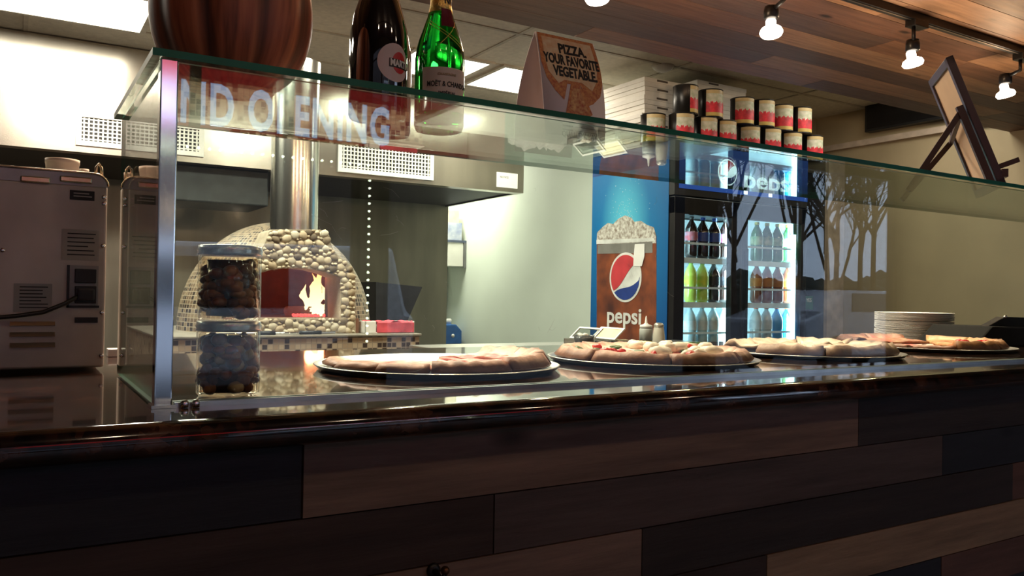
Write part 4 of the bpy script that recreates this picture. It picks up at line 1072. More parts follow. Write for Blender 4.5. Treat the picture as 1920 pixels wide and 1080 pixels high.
C1 = (.685, 1.385); C2 = (1.195, 1.365); C3 = (1.735, 1.385); C4 = (2.335, 1.43)
tray(*C1, 'round aluminium pizza tray nearest the jars, half empty')
p1 = thing('pizza', (*C1, CZ+.009), 'red-topped pizza with slices missing, leftmost behind the glass', 'pizza', 'pizzas on trays')
for k, (a0, a1, h, cr_, r0) in enumerate(((-88, -58, .004, .007, .12), (-57, -30, .005, .008, .12), (-29, -4, .006, .008, .1), (-3, 36, .008, .013, 0), (37, 76, .010, .015, 0), (77, 116, .012, .016, 0), (117, 150, .011, .014, 0))):
    slice_mesh(*C1, D(a0), D(a1), .214, h, PM1, p1, k+1, r0*.214, cr_, bub=.006 if k > 2 else .003)
tray(*C2, 'round aluminium pizza tray under the tomato and basil pizza')
p2 = thing('pizza', (*C2, CZ+.009), 'whole pizza topped with tomato, basil and mozzarella, second from the left', 'pizza', 'pizzas on trays')
for k in range(8): slice_mesh(*C2, D(-170+45*k+.5), D(-170+45*(k+1)-.5), .214, .009, PM2, p2, k+11, 0, .014)
toppings(*C2, CZ+.0195, .214, p2, (0, 200), (('mozzarella_piece', MOZ, 24, .020, .012), ('tomato_piece', TOM, 12, .012, .008), ('basil_leaf', BAS, 8, .014, .003)), 5)
toppings(*C2, CZ+.0195, .214, p2, (-170, 0), (('tomato_piece', TOM, 9, .012, .007), ('basil_leaf', BAS, 7, .014, .003)), 6)
tray(*C3, 'round aluminium pizza tray under the pale white pizza')
p3 = thing('pizza', (*C3, CZ+.009), 'pale white pizza with lumpy cheese and one gap, third from the left', 'pizza', 'pizzas on trays')
for k in range(8):
    if k == 2: continue
    slice_mesh(*C3, D(-170+45*k+.5), D(-170+45*(k+1)-.5), .212, .010+.004*(k > 2), PM3, p3, k+21, 0, .012, bub=.010)
tray(*C4, 'round aluminium pizza tray farthest right under the orange pizza slices')
p4 = thing('pizza', (*C4, CZ+.009), 'orange cheese pizza with slices missing on the farthest tray', 'pizza', 'pizzas on trays')
for k, a0 in enumerate((20, 61, 102, 143)): slice_mesh(*C4, D(a0), D(a0+40), .205, .012, PM5, p4, k+31, 0, .012, bub=.006)
for k, a0 in enumerate((-46, -12)): slice_mesh(*C4, D(a0), D(a0+30), .205, .004, PM1, p4, k+36, 0, .005)
toppings(*C4, CZ+.0225, .2, p4, (60, 140), (('tomato_piece', TOM, 5, .012, .006),), 9)
for k, a0 in enumerate((-160, -122, -84)): slice_mesh(*C4, D(a0), D(a0+36), .262, .007, PM4, p4, k+41, 0, .014, lift=.004)

# paper plates: three packs
a = at(1649, 641, Y=1.76); c = at(1788, 641, Y=1.70)
pcx, pcy = (a.x+c.x)/2+.0, 1.745
prv = (c.x-a.x)*.5*.80
pp = thing('paper_plate', (pcx, pcy, CZ+.0006), 'white paper plate, bottom one of the stack on the counter', 'plate', 'white paper plates stacked behind the pizzas')
MB().lathe([(.085, 0), (.105, .004), (.128, .0085), (.130, .0105), (.127, .0105), (.104, .006), (.084, .002), (.001, .002)], (pcx, pcy, CZ+.0006), 48).build('plate_disc', mat('plate_white', (.90, .86, .83), .6, var=.02), pp)
for k in range(1, 22):
    nm = 'the topmost' if k == 21 else '%d above the bottom' % k
    _l = 'white paper plate in the stack behind the pizzas, %s' % nm
    dup(pp, (pcx+random.uniform(-.001, .001), pcy+random.uniform(-.001, .001), CZ+.0006+.00405*k + (.002 if k > 7 else 0)+(.002 if k > 14 else 0)), random.uniform(0, 6), _l)
# register / card terminal at far right
q = at(1885, 640, Y=1.42)
t = thing('card_terminal', (q.x, 1.42, CZ), 'black till keypad and screen at the right end of the counter', 'till')
A = at(1828, 642, Y=1.40); B_ = at(1862, 612, Y=1.40); C_ = at(1885, 594, Y=1.42)
s = MB(); s.prism([(A.x, 1.40, CZ+.0005), (q.x+.35, 1.40, CZ+.0005), (q.x+.35, 1.40, B_.z-.01), (B_.x+.02, 1.40, B_.z), (B_.x, 1.40, B_.z), (A.x+.03, 1.4, CZ+.02)], (0, .2, 0)); bevel(s.build('till_base', mat('till_black', (.010, .010, .010), .8, spec=.12), t), .006)
s = MB(); s.prism([(B_.x, 1.42, B_.z-.004), (q.x+.3, 1.42, B_.z-.02), (q.x+.3, 1.42, C_.z-.006), (C_.x, 1.42, C_.z)], (0, .03, 0)); bevel(s.build('till_screen', mat('screen_black', (.008, .008, .01), .25), t), .003)
MB().blob((C_.x, 1.42, C_.z), .006, .006, .006, 2).build('chrome_hinge', CHROME, t)

# ================================================================ JARS
JG = mat_pane('jar_glass', tint=(.92, .88, .82), f0=.035)
def jar(z, label, seed):
    cx, cy, r = .247, 1.132, .0405
    t = thing('pickle_jar', (cx, cy, z), label, 'jar', 'stacked preserve jars')
    h = .098
    MB().lathe([(r-.004, 0), (r, .004), (r, h-.014), (r-.004, h-.010), (r-.004, h-.004), (r-.007, h-.004), (r-.007, h-.012), (r-.003, h-.017), (r-.003, .006), (.001, .004)], (cx, cy, z+.0004), 40).build('glass_jar', JG, t)
    s = MB(); s.lathe([(r-.011, .006), (r-.011, h-.018)], (cx, cy, z), 40); s.build('brine', mat('dark_brine', (.12, .045, .018), .15, trans=.0), t)
    s = MB(); rs = random.Random(seed)
    for _ in range(95):
        a = rs.uniform(0, 6.28); rr = r-.0105+rs.uniform(-.002, .001); zz_ = rs.uniform(.010, h-.022)
        c_ = rs.choice([(.34, .11, .035), (.24, .08, .03), (.50, .22, .08), (.15, .05, .02), (.65, .46, .22) if seed > 1 else (.42, .15, .05)])
        s.c(*c_); s.blob((cx+cos(a)*rr, cy+sin(a)*rr, z+zz_), rs.uniform(.008, .012), rs.uniform(.008, .012), rs.uniform(.006, .01), 2, .06)
    o = s.build('pickled_pieces', mat_attr('pickle', .3, bump=.1, gs=(60, 60, 60), gamt=.3, knots=False) if 'pickle' not in MATS else MATS['pickle'], t); o['kind'] = 'stuff'
    LD = mat('jar_lid', (.60, .55, .50), .25, 1)
    MB().lathe([(r, h-.0125), (r+.002, h-.012), (r+.0005, h-.009), (r+.002, h-.006), (r+.0005, h-.003), (r+.0005, h), (r-.003, h+.001), (r-.004, h+.0005), (.001, h+.0005)], (cx, cy, z+.0006), 48).build('lid', LD, t)
jar(CZ, 'lower glass jar of dark pickled garlic on the counter inside the glass corner', 3)
jar(CZ+.1003, 'upper glass jar of brown preserves stacked on another jar', 1)

# ================================================================ WARMER BOX (left) + things on it
BY = 1.545; bxr = .133
q = lambda x, y: at(x, y, Y=BY)
bt = at(150, 352, Y=BY).z
wm = thing('steam_cabinet', (-.05, BY, CZ), 'stainless appliance seen from behind, with socket panel and louvres, left of the glass', 'appliance')
b = MB(); zt_ = q(205, 350).z
b.box(-.42, BY, CZ+.006, bxr, BY+.30, zt_); bevel(b.build('steel_body', STEEL_DULL, wm), .004, 3)
b = MB()
arcp = [(-.42, BY-.001, zt_-.002), (bxr, BY-.001, zt_-.002)] + [(bxr-.022+.022*cos(a_), BY-.001, zt_+.020*sin(a_)) for a_ in (.3, .6, .9, 1.2, 1.57)] + [(-.42, BY-.001, zt_+.020)]
b.prism(arcp, (0, .004, 0)); b.build('rear_rim', mat('rim_steel', (.34, .34, .34), .45, 1), wm)
b = MB(); b.tube([(bxr-.022+.0225*cos(a_), BY-.002, zt_+.020*sin(a_)) for a_ in (0, .3, .6, .9, 1.2, 1.57)]+[(-.42, BY-.002, zt_+.021)], .0018, 8); b.build('rolled_edge', mat('brass_edge', (.75, .6, .38), .25, 1), wm)
for p0, p1 in ((38, 94), (112, 172)):
    a, c = q(p0, 334), q(p1, 342); s = MB(); s.box(a.x, BY-.006, a.z-.006, c.x, BY, a.z+.004); bevel(s.build('hinge_bracket', mat('brass_edge', (.75, .6, .38), .25, 1), wm), .002)
def label_plate(x0, y0, x1, y1, m, name, lines=0, parent=wm, txt=None):
    a, c = q(x0, y0), q(x1, y1); o = MB().box(a.x, BY-.0012, c.z, c.x, BY, a.z).build(name, m, parent)
    if lines:
        s = MB(); rs = random.Random(int(x0))
        for k in range(lines):
            z = a.z-(a.z-c.z)*(k+1)/(lines+1.3); L = (c.x-a.x)*rs.uniform(.55, .8); s.box(a.x+(c.x-a.x)*.15, BY-.0018, z-.0009, a.x+(c.x-a.x)*.15+L, BY-.0012, z+.0009)
        s.build('printed_lines', txt or INK, o)
    return o
GL = mat('label_grey', (.42, .40, .37), .5, var=.03)
label_plate(131, 356, 177, 377, INK, 'rating_plate', 2, txt=GL)
label_plate(116, 429, 185, 489, GL, 'warning_label', 6)
label_plate(26, 531, 97, 585, mat('label_dim', (.34, .33, .32), .5, var=.03), 'notice_label', 7)
a, c = q(127, 497), q(183, 575)
MB().box(a.x, BY-.003, c.z, c.x, BY, a.z).build('socket_panel', mat('socket_panel', (.30, .29, .27), .4, .6), wm)
MB().box(a.x-.001, BY-.0045, c.z-.001, a.x+.003, BY-.001, a.z).build('panel_trim', BLACK, wm); MB().box(a.x-.001, BY-.0045, c.z-.002, c.x+.002, BY-.001, c.z+.002).build('panel_trim', BLACK, wm)
for y0, y1 in ((504, 531), (536, 569)):
    a, c = q(140, y0), q(180, y1); bevel(MB().box(a.x, BY-.008, c.z, c.x, BY-.002, a.z).build('socket', BLACK, wm), .001)
a, c = q(140, 595), q(183, 605); MB().box(a.x, BY-.003, c.z, c.x, BY, a.z).build('slot', BLACK, wm)
for y0 in (600, 620, 640):
    a, c = q(18, y0+3), q(103, y0+11); s = MB()
    s.prism([(a.x, BY, a.z), (a.x, BY-.006, c.z+.001), (a.x, BY, c.z)], (c.x-a.x, 0, 0)); s.build('louvre', mat('louvre_steel', (.55, .47, .40), .35, .9), wm)
for x_, y_ in ((195, 370), (195, 382), (193, 461), (191, 586), (190, 667), (5, 469)):
    p = q(x_, y_); MB().lathe([(.004, 0), (.0035, .002), (.001, .0025)], (p.x, BY-.0005, p.z), 12, Matrix.Rotation(pi/2, 4, 'X')).build('screw', CHROME, wm)
pts = [q(x_, y_)+Vector((0, dy, 0)) for x_, y_, dy in ((158, 553, -.004), (140, 558, -.018), (120, 569, -.02), (80, 585, -.018), (30, 592, -.016), (-20, 596, -.015), (-70, 600, -.012))]
MB().tube(pts, .0036, 10).build('power_cord', BLACK, wm)
a = q(160, 552); MB().box(a.x-.012, BY-.022, a.z-.010, a.x+.012, BY-.008, a.z+.010, bev=.003).build('plug', BLACK, wm)
# chrome loop handle at the top corner
a = q(187, 331); s = MB(); s.tube([(a.x-.005, BY+.02, zt_+.018), (a.x-.004, BY+.02, zt_+.034), (a.x, BY+.02, zt_+.040), (a.x+.004, BY+.02, zt_+.034), (a.x+.005, BY+.02, zt_+.018)], .0022, 8); s.build('loop_handle', mat('brass_edge', (.75, .6, .38), .25, 1), wm)
TOPZ = zt_+.0002
def tub(px0, px1, pyt, Y, name, label, m, taper=.82):
    a, c = at(px0, pyt, Y=Y), at(px1, pyt, Y=Y); r = (c.x-a.x)/2*.92; cx = (a.x+c.x)/2; h = a.z-TOPZ
    t = thing(name, (cx, Y, TOPZ), label, 'tub')
    MB().lathe([(r*taper, 0), (r*.97, h-.008), (r, h-.008), (r, h), (r*.95, h), (r*.78, .003), (.001, .003)], (cx, Y, TOPZ+.0006), 36).build('tub_body', m, t)
CR = mat('cream_plastic', (.88, .76, .64), .5, var=.04)
tub(81, 153, 297, 1.64, 'plastic_tub', 'cream plastic tub standing on top of the appliance', CR)
tub(148, 168, 317, 1.70, 'small_tub', 'small cream tub right of the larger tub on the appliance', CR, .7)
a = at(28, 316, Y=1.66); s = MB(); s.lathe([(.02, 0), (.034, .006), (.036, .012), (.034, .012), (.02, .004), (.001, .003)], (a.x, 1.66, TOPZ+.001), 28)
tag(s.build('shallow_dish', mat('sage_dish', (.20, .22, .15), .5)), 'shallow green dish on the appliance left of the tub', 'dish')
a = at(48, 322, Y=1.60); s = MB(); s.tube([(a.x-.03, 1.60, TOPZ+.004), (a.x-.01, 1.60, TOPZ+.012), (a.x+.01, 1.6, TOPZ+.008), (a.x+.04, 1.6, TOPZ+.004)], .003, 8)
s.tube([(a.x-.03, 1.60, TOPZ+.004), (a.x-.01, 1.62, TOPZ+.006), (a.x+.04, 1.61, TOPZ+.004)], .003, 8); tag(s.build('tongs', CHROME), 'steel tongs lying on the appliance before the dish', 'tongs')
# little white block at the counter's back edge
a = at(221, 667, Y=1.84); s = MB(); s.box(a.x-.018, 1.84, CZ+.0005, a.x+.016, 1.88, CZ+.016, bev=.002)
tag(s.build('sponge_block', WHITEP), 'small white block at the counter back edge between appliance and glass', 'block')

# ================================================================ ON THE GLASS SHELF
SZ = GT+.0075
# carved wooden pumpkin
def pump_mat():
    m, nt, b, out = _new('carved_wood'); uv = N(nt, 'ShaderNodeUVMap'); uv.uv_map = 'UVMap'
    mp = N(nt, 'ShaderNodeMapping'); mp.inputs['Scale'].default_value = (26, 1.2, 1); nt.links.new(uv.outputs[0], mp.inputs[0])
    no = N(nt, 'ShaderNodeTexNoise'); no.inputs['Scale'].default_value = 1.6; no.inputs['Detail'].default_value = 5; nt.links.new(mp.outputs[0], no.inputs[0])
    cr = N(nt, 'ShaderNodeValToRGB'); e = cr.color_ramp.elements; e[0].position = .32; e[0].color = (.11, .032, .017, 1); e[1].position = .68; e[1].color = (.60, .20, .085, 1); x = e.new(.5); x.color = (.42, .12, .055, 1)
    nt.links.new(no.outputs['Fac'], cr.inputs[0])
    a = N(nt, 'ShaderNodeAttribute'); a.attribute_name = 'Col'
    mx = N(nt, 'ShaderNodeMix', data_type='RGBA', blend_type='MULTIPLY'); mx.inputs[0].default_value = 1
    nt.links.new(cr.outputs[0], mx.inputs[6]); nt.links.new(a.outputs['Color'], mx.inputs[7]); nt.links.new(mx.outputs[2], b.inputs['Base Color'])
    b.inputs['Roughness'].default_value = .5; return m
pc = Vector((.262, 1.215, SZ))
t = thing('wooden_pumpkin', pc, 'large reddish-brown ribbed wooden pumpkin standing on the glass shelf', 'pumpkin')
s = MB(); s.sm = True; seg = 96; G = []; nv = 30
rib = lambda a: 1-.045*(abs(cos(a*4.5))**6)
for j in range(nv+1):
    ph = -pi/2+pi*j/nv; rr = .112*cos(ph)**.62 if abs(ph) < pi/2-.01 else .004; zz_ = .112*(1+sin(ph))*1.02
    if j < 3: rr = [.03, .045, .06][j]; zz_ = [.004, .0005, .003][j]
    G.append([s.bm.verts.new(pc+Vector((rr*rib(2*pi*i/seg)*cos(2*pi*i/seg), rr*rib(2*pi*i/seg)*sin(2*pi*i/seg), zz_))) for i in range(seg)])
for j in range(nv):
    for i in range(seg):
        f = s.face([G[j][i], G[j][(i+1) % seg], G[j+1][(i+1) % seg], G[j+1][i]])
        for l, (a_, b2) in zip(f.loops, ((i, j), (i+1, j), (i+1, j+1), (i, j+1))):
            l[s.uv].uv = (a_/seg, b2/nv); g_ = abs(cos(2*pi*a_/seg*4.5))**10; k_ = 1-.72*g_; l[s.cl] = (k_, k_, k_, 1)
s.face(G[0][::-1])
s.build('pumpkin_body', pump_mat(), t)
MB().lathe([(.018, .218), (.013, .235), (.011, .26), (.012, .265)], pc, 16).build('stem', mat('stem_wood', (.12, .07, .04), .7), t)

def mat_bottle(name, col, col2=None):
    m, nt, b, out = _new(name); setc(b.inputs['Base Color'], col); b.inputs['Roughness'].default_value = .02; b.inputs['Transmission Weight'].default_value = 1; b.inputs['IOR'].default_value = 1.45
    return m
BG = mat('dark_bottle', (.010, .006, .006), .05, coat=1, spec=.9, var=.05)
GG = mat_bottle('green_bottle_glass', (.006, .30, .02))
def wrap(me, c, r, a0, z0, zs_=1):
    """text/shape in local xy wrapped on a cylinder, facing angle a0"""
    for v in me.vertices:
        x, y, z = v.co; an = a0 + x/r; rr = r+.0006+z
        v.co = Vector((c[0]+rr*cos(an), c[1]+rr*sin(an), z0+y*zs_))
    return me
def band(c, r, a0, a1, z0, z1, m, name, parent, n_=20, top=None):
    s = MB(); s.sm = True; A = []; B = []
    for i in range(n_+1):
        a = a0+(a1-a0)*i/n_; tz = z1+(top(i/n_) if top else 0)
        A.append(s.bm.verts.new((c[0]+r*cos(a), c[1]+r*sin(a), z0))); B.append(s.bm.verts.new((c[0]+r*cos(a), c[1]+r*sin(a), tz)))
    for i in range(n_): s.face([A[i], A[i+1], B[i+1], B[i]])
    return s.build(name, m, parent, recalc=False)
def disc_wrap(c, r, a0, zc, R, m, name, parent, off=.0004, sy=1):
    s = MB(); s.sm = True; rings = []
    for j in range(7):
        f = j/6; rings.append([s.bm.verts.new((c[0]+(r+off)*cos(a0+R*f*cos(2*pi*i/32)/r), c[1]+(r+off)*sin(a0+R*f*cos(2*pi*i/32)/r), zc+R*sy*f*sin(2*pi*i/32))) for i in range(32)])
    for A, B in zip(rings, rings[1:]):
        for i in range(32): s.face([A[i], A[(i+1) % 32], B[(i+1) % 32], B[i]])
    return s.build(name, m, parent, recalc=False)
def bottle(c, r, hb, hs, label, prof=None, m=BG):
    t = thing('wine_bottle', (c[0], c[1], SZ), label, 'bottle', 'bottles on the glass shelf')
    pr = [(r*.72, .0004), (r*.93, .002), (r, .009), (r, hb), (r*.975, hb+.02), (r*.88, hb+.045), (r*.66, hb+.078), (r*.46, hb+.108), (.0165, hs), (.0150, .295), (.0165, .298), (.0165, .312), (.012, .314)]
    MB().lathe(prof or pr, (c[0], c[1], SZ), 56).build('glass_body', m, t)
    return t
# 1 big dark sparkling wine
c1 = (.507, 1.268); fa = atan2(-c1[1], -c1[0])
t1 = bottle(c1, .0475, .125, .24, 'dark sparkling wine bottle with round white and red label, nearest the pumpkin')
LBW = mat('bottle_label', (.72, .58, .55), .5, var=.05)
la = fa+.62
disc_wrap(c1, .0475, la, SZ+.088, .031, LBW, 'round_label', t1)
disc_wrap(c1, .0475, la+.17, SZ+.089, .0145, mat('label_dot_red', (.70, .03, .04), .4), 'red_dot', t1, .0009, 1.2)
band(c1, .0485, la-.25, la+.60, SZ+.080, SZ+.094, mat('label_band_black', (.012, .012, .014), .4), 'name_band', t1)
me = text_mesh('MARTINI', .0150, .0002, .0006, sx=.80); put(wrap(me, c1, .0487, la-.22, SZ+.0825), 'label_text', WHITEP, Matrix.Identity(4), t1)
# 2 second dark bottle behind
c2 = (.575, 1.385); t2 = bottle(c2, .0405, .135, .245, 'dark wine bottle with slate blue shoulder label, behind the round-labelled bottle')
band(c2, .0408, atan2(-c2[1], -c2[0])-.3, atan2(-c2[1], -c2[0])+1.3, SZ+.07, SZ+.135, mat('slate_label', (.10, .10, .13), .5, var=.3, vs=40), 'slate_label', t2)
# 3 champagne
c3 = (.632, 1.292); f3 = atan2(-c3[1], -c3[0]); R3 = .0435
pr = [(R3*.55, .010), (R3*.75, .0004), (R3*.93, .002), (R3, .010), (R3, .125), (R3*.96, .142), (R3*.86, .160), (R3*.70, .180), (R3*.54, .200), (R3*.42, .222), (.0165, .25), (.0155, .285), (.018, .29), (.018, .30), (.0145, .302)]
t3 = bottle(c3, R3, .125, .25, 'green champagne bottle with gold neck foil and cream label', pr, GG)
band(c3, R3+.0006, f3-.72, f3+1.25, SZ+.030, SZ+.104, mat('cream_label', (.66, .55, .46), .55, var=.03), 'cream_label', t3)
for txt, sz, zz_, x0_, xs in (('MOËT & CHANDON', .0125, .071, -.50, .72), ('CHAMPAGNE', .0055, .090, -.08, 1), ('IMPÉRIAL', .009, .056, -.05, .9)):
    me = text_mesh(txt, sz, .0002, .0002, sx=xs); put(wrap(me, c3, R3+.0007, f3+x0_, SZ+zz_), 'label_text', INK if sz > .006 else mat('label_gold_ink', (.45, .33, .18), .5), Matrix.Identity(4), t3)
GOLD = mat('gold_foil', (.85, .55, .16), .3, 1, bump=.3, bs=200); MAR = mat('maroon_foil', (.16, .015, .03), .35, .3)
MB().lathe([(R3*.50, .2075), (R3*.43, .222), (.0178, .25), (.0168, .285), (.0192, .29), (.0192, .302), (.014, .306)], (c3[0], c3[1], SZ), 40).build('gold_neck_foil', GOLD, t3)
# maroon seal below the foil on the viewer side and crossed gold ribbon
def prof_r(h):
    P_ = pr[3:]
    for (r0, z0), (r1, z1) in zip(P_, P_[1:]):
        if z0 <= h <= z1: return r0+(r1-r0)*(h-z0)/(z1-z0)
    return P_[-1][0]
s = MB(); s.sm = True; G = []
for j in range(9):
    h = .178+.034*j/8; G.append([s.bm.verts.new((c3[0]+(prof_r(h)+.0008)*cos(f3+.05+.95*i/12), c3[1]+(prof_r(h)+.0008)*sin(f3+.05+.95*i/12), SZ+h)) for i in range(13)])
for j in range(8):
    for i in range(12): s.face([G[j][i], G[j][i+1], G[j+1][i+1], G[j+1][i]])
s.build('maroon_seal', MAR, t3, recalc=False)
s = MB()
for a0_, h0, a1_, h1 in ((-.75, .186, 1.15, .140), (1.05, .19, -.05, .142), (-.72, .190, 1.18, .146)):
    pts = []
    for k in range(13):
        u = k/12; h = h0+(h1-h0)*u; a = f3+a0_+(a1_-a0_)*u; rr = prof_r(h)+.001; pts.append((c3[0]+rr*cos(a), c3[1]+rr*sin(a), SZ+h))
    s.tube(pts, .0006, 6)
s.build('gold_ribbon', GOLD, t3)
me = text_mesh('NV', .016, .0002, .0003); put(wrap(me, c3, .0185, f3+.3, SZ+.222), 'foil_letters', INK, Matrix.Identity(4), t3)
# table tent card
ta = at(1024, 225, Y=1.262); tb = at(1134, 240, Y=1.262); th = at(1060, 72, Y=1.305).z-SZ
tc_ = thing('tent_card', ((ta.x+tb.x)/2, 1.25, SZ), 'folded white card stand printed with a pizza and the words your favorite vegetable', 'card stand')
def tcurve(u):   # 0 front bottom .. 1 front top ; bulging panel
    return 1.262+.042*u**2.2, SZ+.0005+th*u
def tback(u): return 1.372-.066*u**2.0, SZ+.0005+th*u
wx = lambda u: .004*sin(pi*u)
def cpt(x, u, off=0):
    y, z = tcurve(u); return Vector((ta.x+(tb.x-ta.x)*x + (x-.5)*2*wx(u), y-off, z))
for nm, fn, sg_ in (('front_panel', tcurve, 1), ('back_panel', tback, -1)):
    s = MB(); s.sm = True; n_ = 14; A = []
    for k in range(n_+1):
        u = k/n_; y, z = fn(u); xa = ta.x-wx(u); xb = tb.x+wx(u)
        A.append([s.bm.verts.new((xa, y, z)), s.bm.verts.new((xb, y, z)), s.bm.verts.new((xb, y+.0012, z)), s.bm.verts.new((xa, y+.0012, z))])
    for k in range(n_):
        for i in range(4): s.face([A[k][i], A[k][(i+1) % 4], A[k+1][(i+1) % 4], A[k+1][i]])
    s.face(A[0]); s.face(A[-1][::-1])
    fp_ = s.build(nm, mat('card_white', (.78, .70, .72), .6, var=.02), tc_)
    if nm == 'front_panel': frontp = fp_
def cardshape(pts, off, m, name):
    me = plate_mesh(pts, [], .0002)
    bm_ = bmesh.new(); bm_.from_mesh(me); bmesh.ops.triangulate(bm_, faces=bm_.faces[:]); bmesh.ops.subdivide_edges(bm_, edges=[e for e in bm_.edges if e.calc_length() > .08], cuts=3, use_grid_fill=True); bm_.to_mesh(me); bm_.free()
    put(me, name, m, None, frontp, lambda v: cpt(v.x, min(1, max(0, v.y)), off+v.z))
PIZ = mat('printed_pizza', (.80, .52, .22), .5, col2=(.45, .07, .03), vs=160); PIZ2 = mat('printed_crust', (.46, .09, .04), .5, col2=(.74, .36, .12), vs=170); PIZC = mat('printed_cheese', (.86, .72, .48), .5, col2=(.78, .50, .26), vs=90)
asp = th/(tb.x-ta.x)
pz = [(.0, 1.0), (1.0, 1.0)] + [(.5+.52*cos(-a_), .86+.62*sin(-a_)/asp*1.5) for a_ in [pi*k/16 for k in range(1, 16)]]
pz = [(0.02, 1.0), (.98, 1.0), (1.0, .75), (.99, .6), (.93, .48), (.80, .40), (.70, .37), (.62, .55), (.40, .55), (.33, .40), (.20, .47), (.08, .58), (.02, .72)]
cardshape(pz, .0006, PIZ2, 'printed_pizza')
cardshape([(.08, .97), (.92, .97), (.94, .75), (.9, .62), (.8, .52), (.64, .58), (.36, .58), (.26, .54), (.12, .64), (.08, .75)], .0010, PIZC, 'printed_cheese')
cardshape([(.46, .56), (.60, .555), (.78, .30), (.64, .245), (.48, .24), (.34, .28)], .0010, PIZ2, 'printed_slice')
cardshape([(.47, .52), (.59, .52), (.70, .33), (.60, .30), (.48, .30), (.40, .33)], .0014, PIZ, 'printed_slice_cheese')
def ctext(txt, size, x, u, sx=1, bold=.0):
    me = text_mesh(txt, size, .0002, bold, sx=sx); w_ = tb.x-ta.x
    put(me, 'printed_text', INK, None, frontp, lambda v: cpt(x+v.x/w_, min(1, u+v.y/th), .0018+v.z))
W_ = tb.x-ta.x
ctext('PIZZA.', W_*.20, .33, .835, .80, .0011); ctext('YOUR FAVORITE', W_*.20, .07, .725, .60, .0011); ctext('VEGETABLE.', W_*.20, .20, .615, .66, .0011)
for k in range(3):
    s = MB(); u = .20-.035*k; a_, b_, c_, d_ = cpt(.28, u, .0008), cpt(.45, u, .0008), cpt(.45, u+.012, .0008), cpt(.28, u+.012, .0008)
    s.prism([a_, b_, c_, d_], (0, -.0004, 0)); a_, b_, c_, d_ = cpt(.48, u+.003, .0008), cpt(.86, u+.003, .0008), cpt(.86, u+.007, .0008), cpt(.48, u+.007, .0008); s.prism([a_, b_, c_, d_], (0, -.0004, 0)); s.build('printed_lines', INK, frontp)
ctext('QUALITY WAY', W_*.11, .26, .075, .8, .0003)
def tissue():
    m, nt, b, out = _new('tissue'); nt.nodes.remove(b)
    d = N(nt, 'ShaderNodeBsdfDiffuse'); setc(d.inputs[0], (.95, .93, .88)); t = N(nt, 'ShaderNodeBsdfTranslucent'); setc(t.inputs[0], (.95, .94, .90))
    mx = N(nt, 'ShaderNodeMixShader'); mx.inputs[0].default_value = .75; nt.links.new(d.outputs[0], mx.inputs[1]); nt.links.new(t.outputs[0], mx.inputs[2]); nt.links.new(mx.outputs[0], out.inputs['Surface']); return m
TISSUE = tissue()
# waste bin with a crumpled white liner behind the prep table (seen mirrored under the glass shelf)
bx_, by_ = 2.53, 3.86
wb = thing('waste_bin', (bx_, by_, 0), 'grey bin with crumpled white liner behind the prep table, mirrored under the glass shelf', 'bin')
MB().lathe([(.13, .001), (.17, .80), (.165, .80), (.125, .01), (.001, .01)], (bx_, by_, 0), 32).build('bin_body', GREY, wb)
s = MB(); s.sm = True; G = []
for j in range(13):
    rr = [.176, .182, .186, .186, .180, .160, .135, .11, .085, .06, .04, .02, .004][j]; zz_ = [.72, .75, .79, .825, .85, .862, .87, .878, .884, .886, .885, .88, .878][j]
    ring = []
    for i in range(64):
        a = 2*pi*i/64; v = Vector((cos(a)*rr*16, sin(a)*rr*16, zz_*9)); n1 = noise.noise(v); n2 = abs(noise.noise(v*2.1+Vector((5, 2, 1))))
        ring.append(s.bm.verts.new((bx_+cos(a)*rr*(1+.10*n1*(j > 1)), by_+sin(a)*rr*(1+.10*n1*(j > 1)), zz_+.045*n1*(j > 3)-.05*n2*(j > 3)+.02*(j > 3))))
    G.append(ring)
for A, B in zip(G, G[1:]):
    for i in range(64): s.face([A[i], A[(i+1) % 64], B[(i+1) % 64], B[i]])
s.face(G[-1]); s.build('bin_liner', TISSUE, wb)

# picture frame on easel, seen from behind
PFx, PFy, hd_, pw_, ph_, ln_ = 2.085, 1.10, .852, .24, .355, .358
wd = Vector((sin(hd_), cos(hd_), 0)); nd = Vector((-cos(hd_), sin(hd_), 0)); up = nd*sin(ln_)+Vector((0, 0, cos(ln_))); outn = wd.cross(up).normalized()
if outn.dot(nd) < 0: outn = -outn
o0 = Vector((PFx, PFy, SZ+.003)); 
pf = thing('picture_frame', (PFx, PFy, SZ), 'dark framed picture leaning on an easel, turned away at the right of the glass shelf', 'picture frame')
mtf = Matrix(((wd.x, up.x, outn.x, o0.x), (wd.y, up.y, outn.y, o0.y), (wd.z, up.z, outn.z, o0.z), (0, 0, 0, 1)))
fw = .022; dp_ = .018; s = MB()
for q in ((0, 0, -dp_, pw_, fw, 0), (0, ph_-fw, -dp_, pw_, ph_, 0), (0, 0, -dp_, fw, ph_, 0), (pw_-fw, 0, -dp_, pw_, ph_, 0)): s.box(*q, mt=mtf)
bevel(s.build('frame_moulding', mat('frame_brown', (.055, .035, .045), .35), pf), .002)
s = MB(); s.box(fw, fw, -dp_*.6, pw_-fw, ph_-fw, -dp_*.3, mt=mtf); s.build('backing_board', mat('backing_cream', (.66, .52, .38), .7, var=.04), pf)
es_ = thing('easel', (PFx-.05, PFy+.1, SZ), 'dark brown wooden tabletop easel holding the picture frame', 'easel')
EW = mat('easel_wood', (.045, .018, .014), .4)
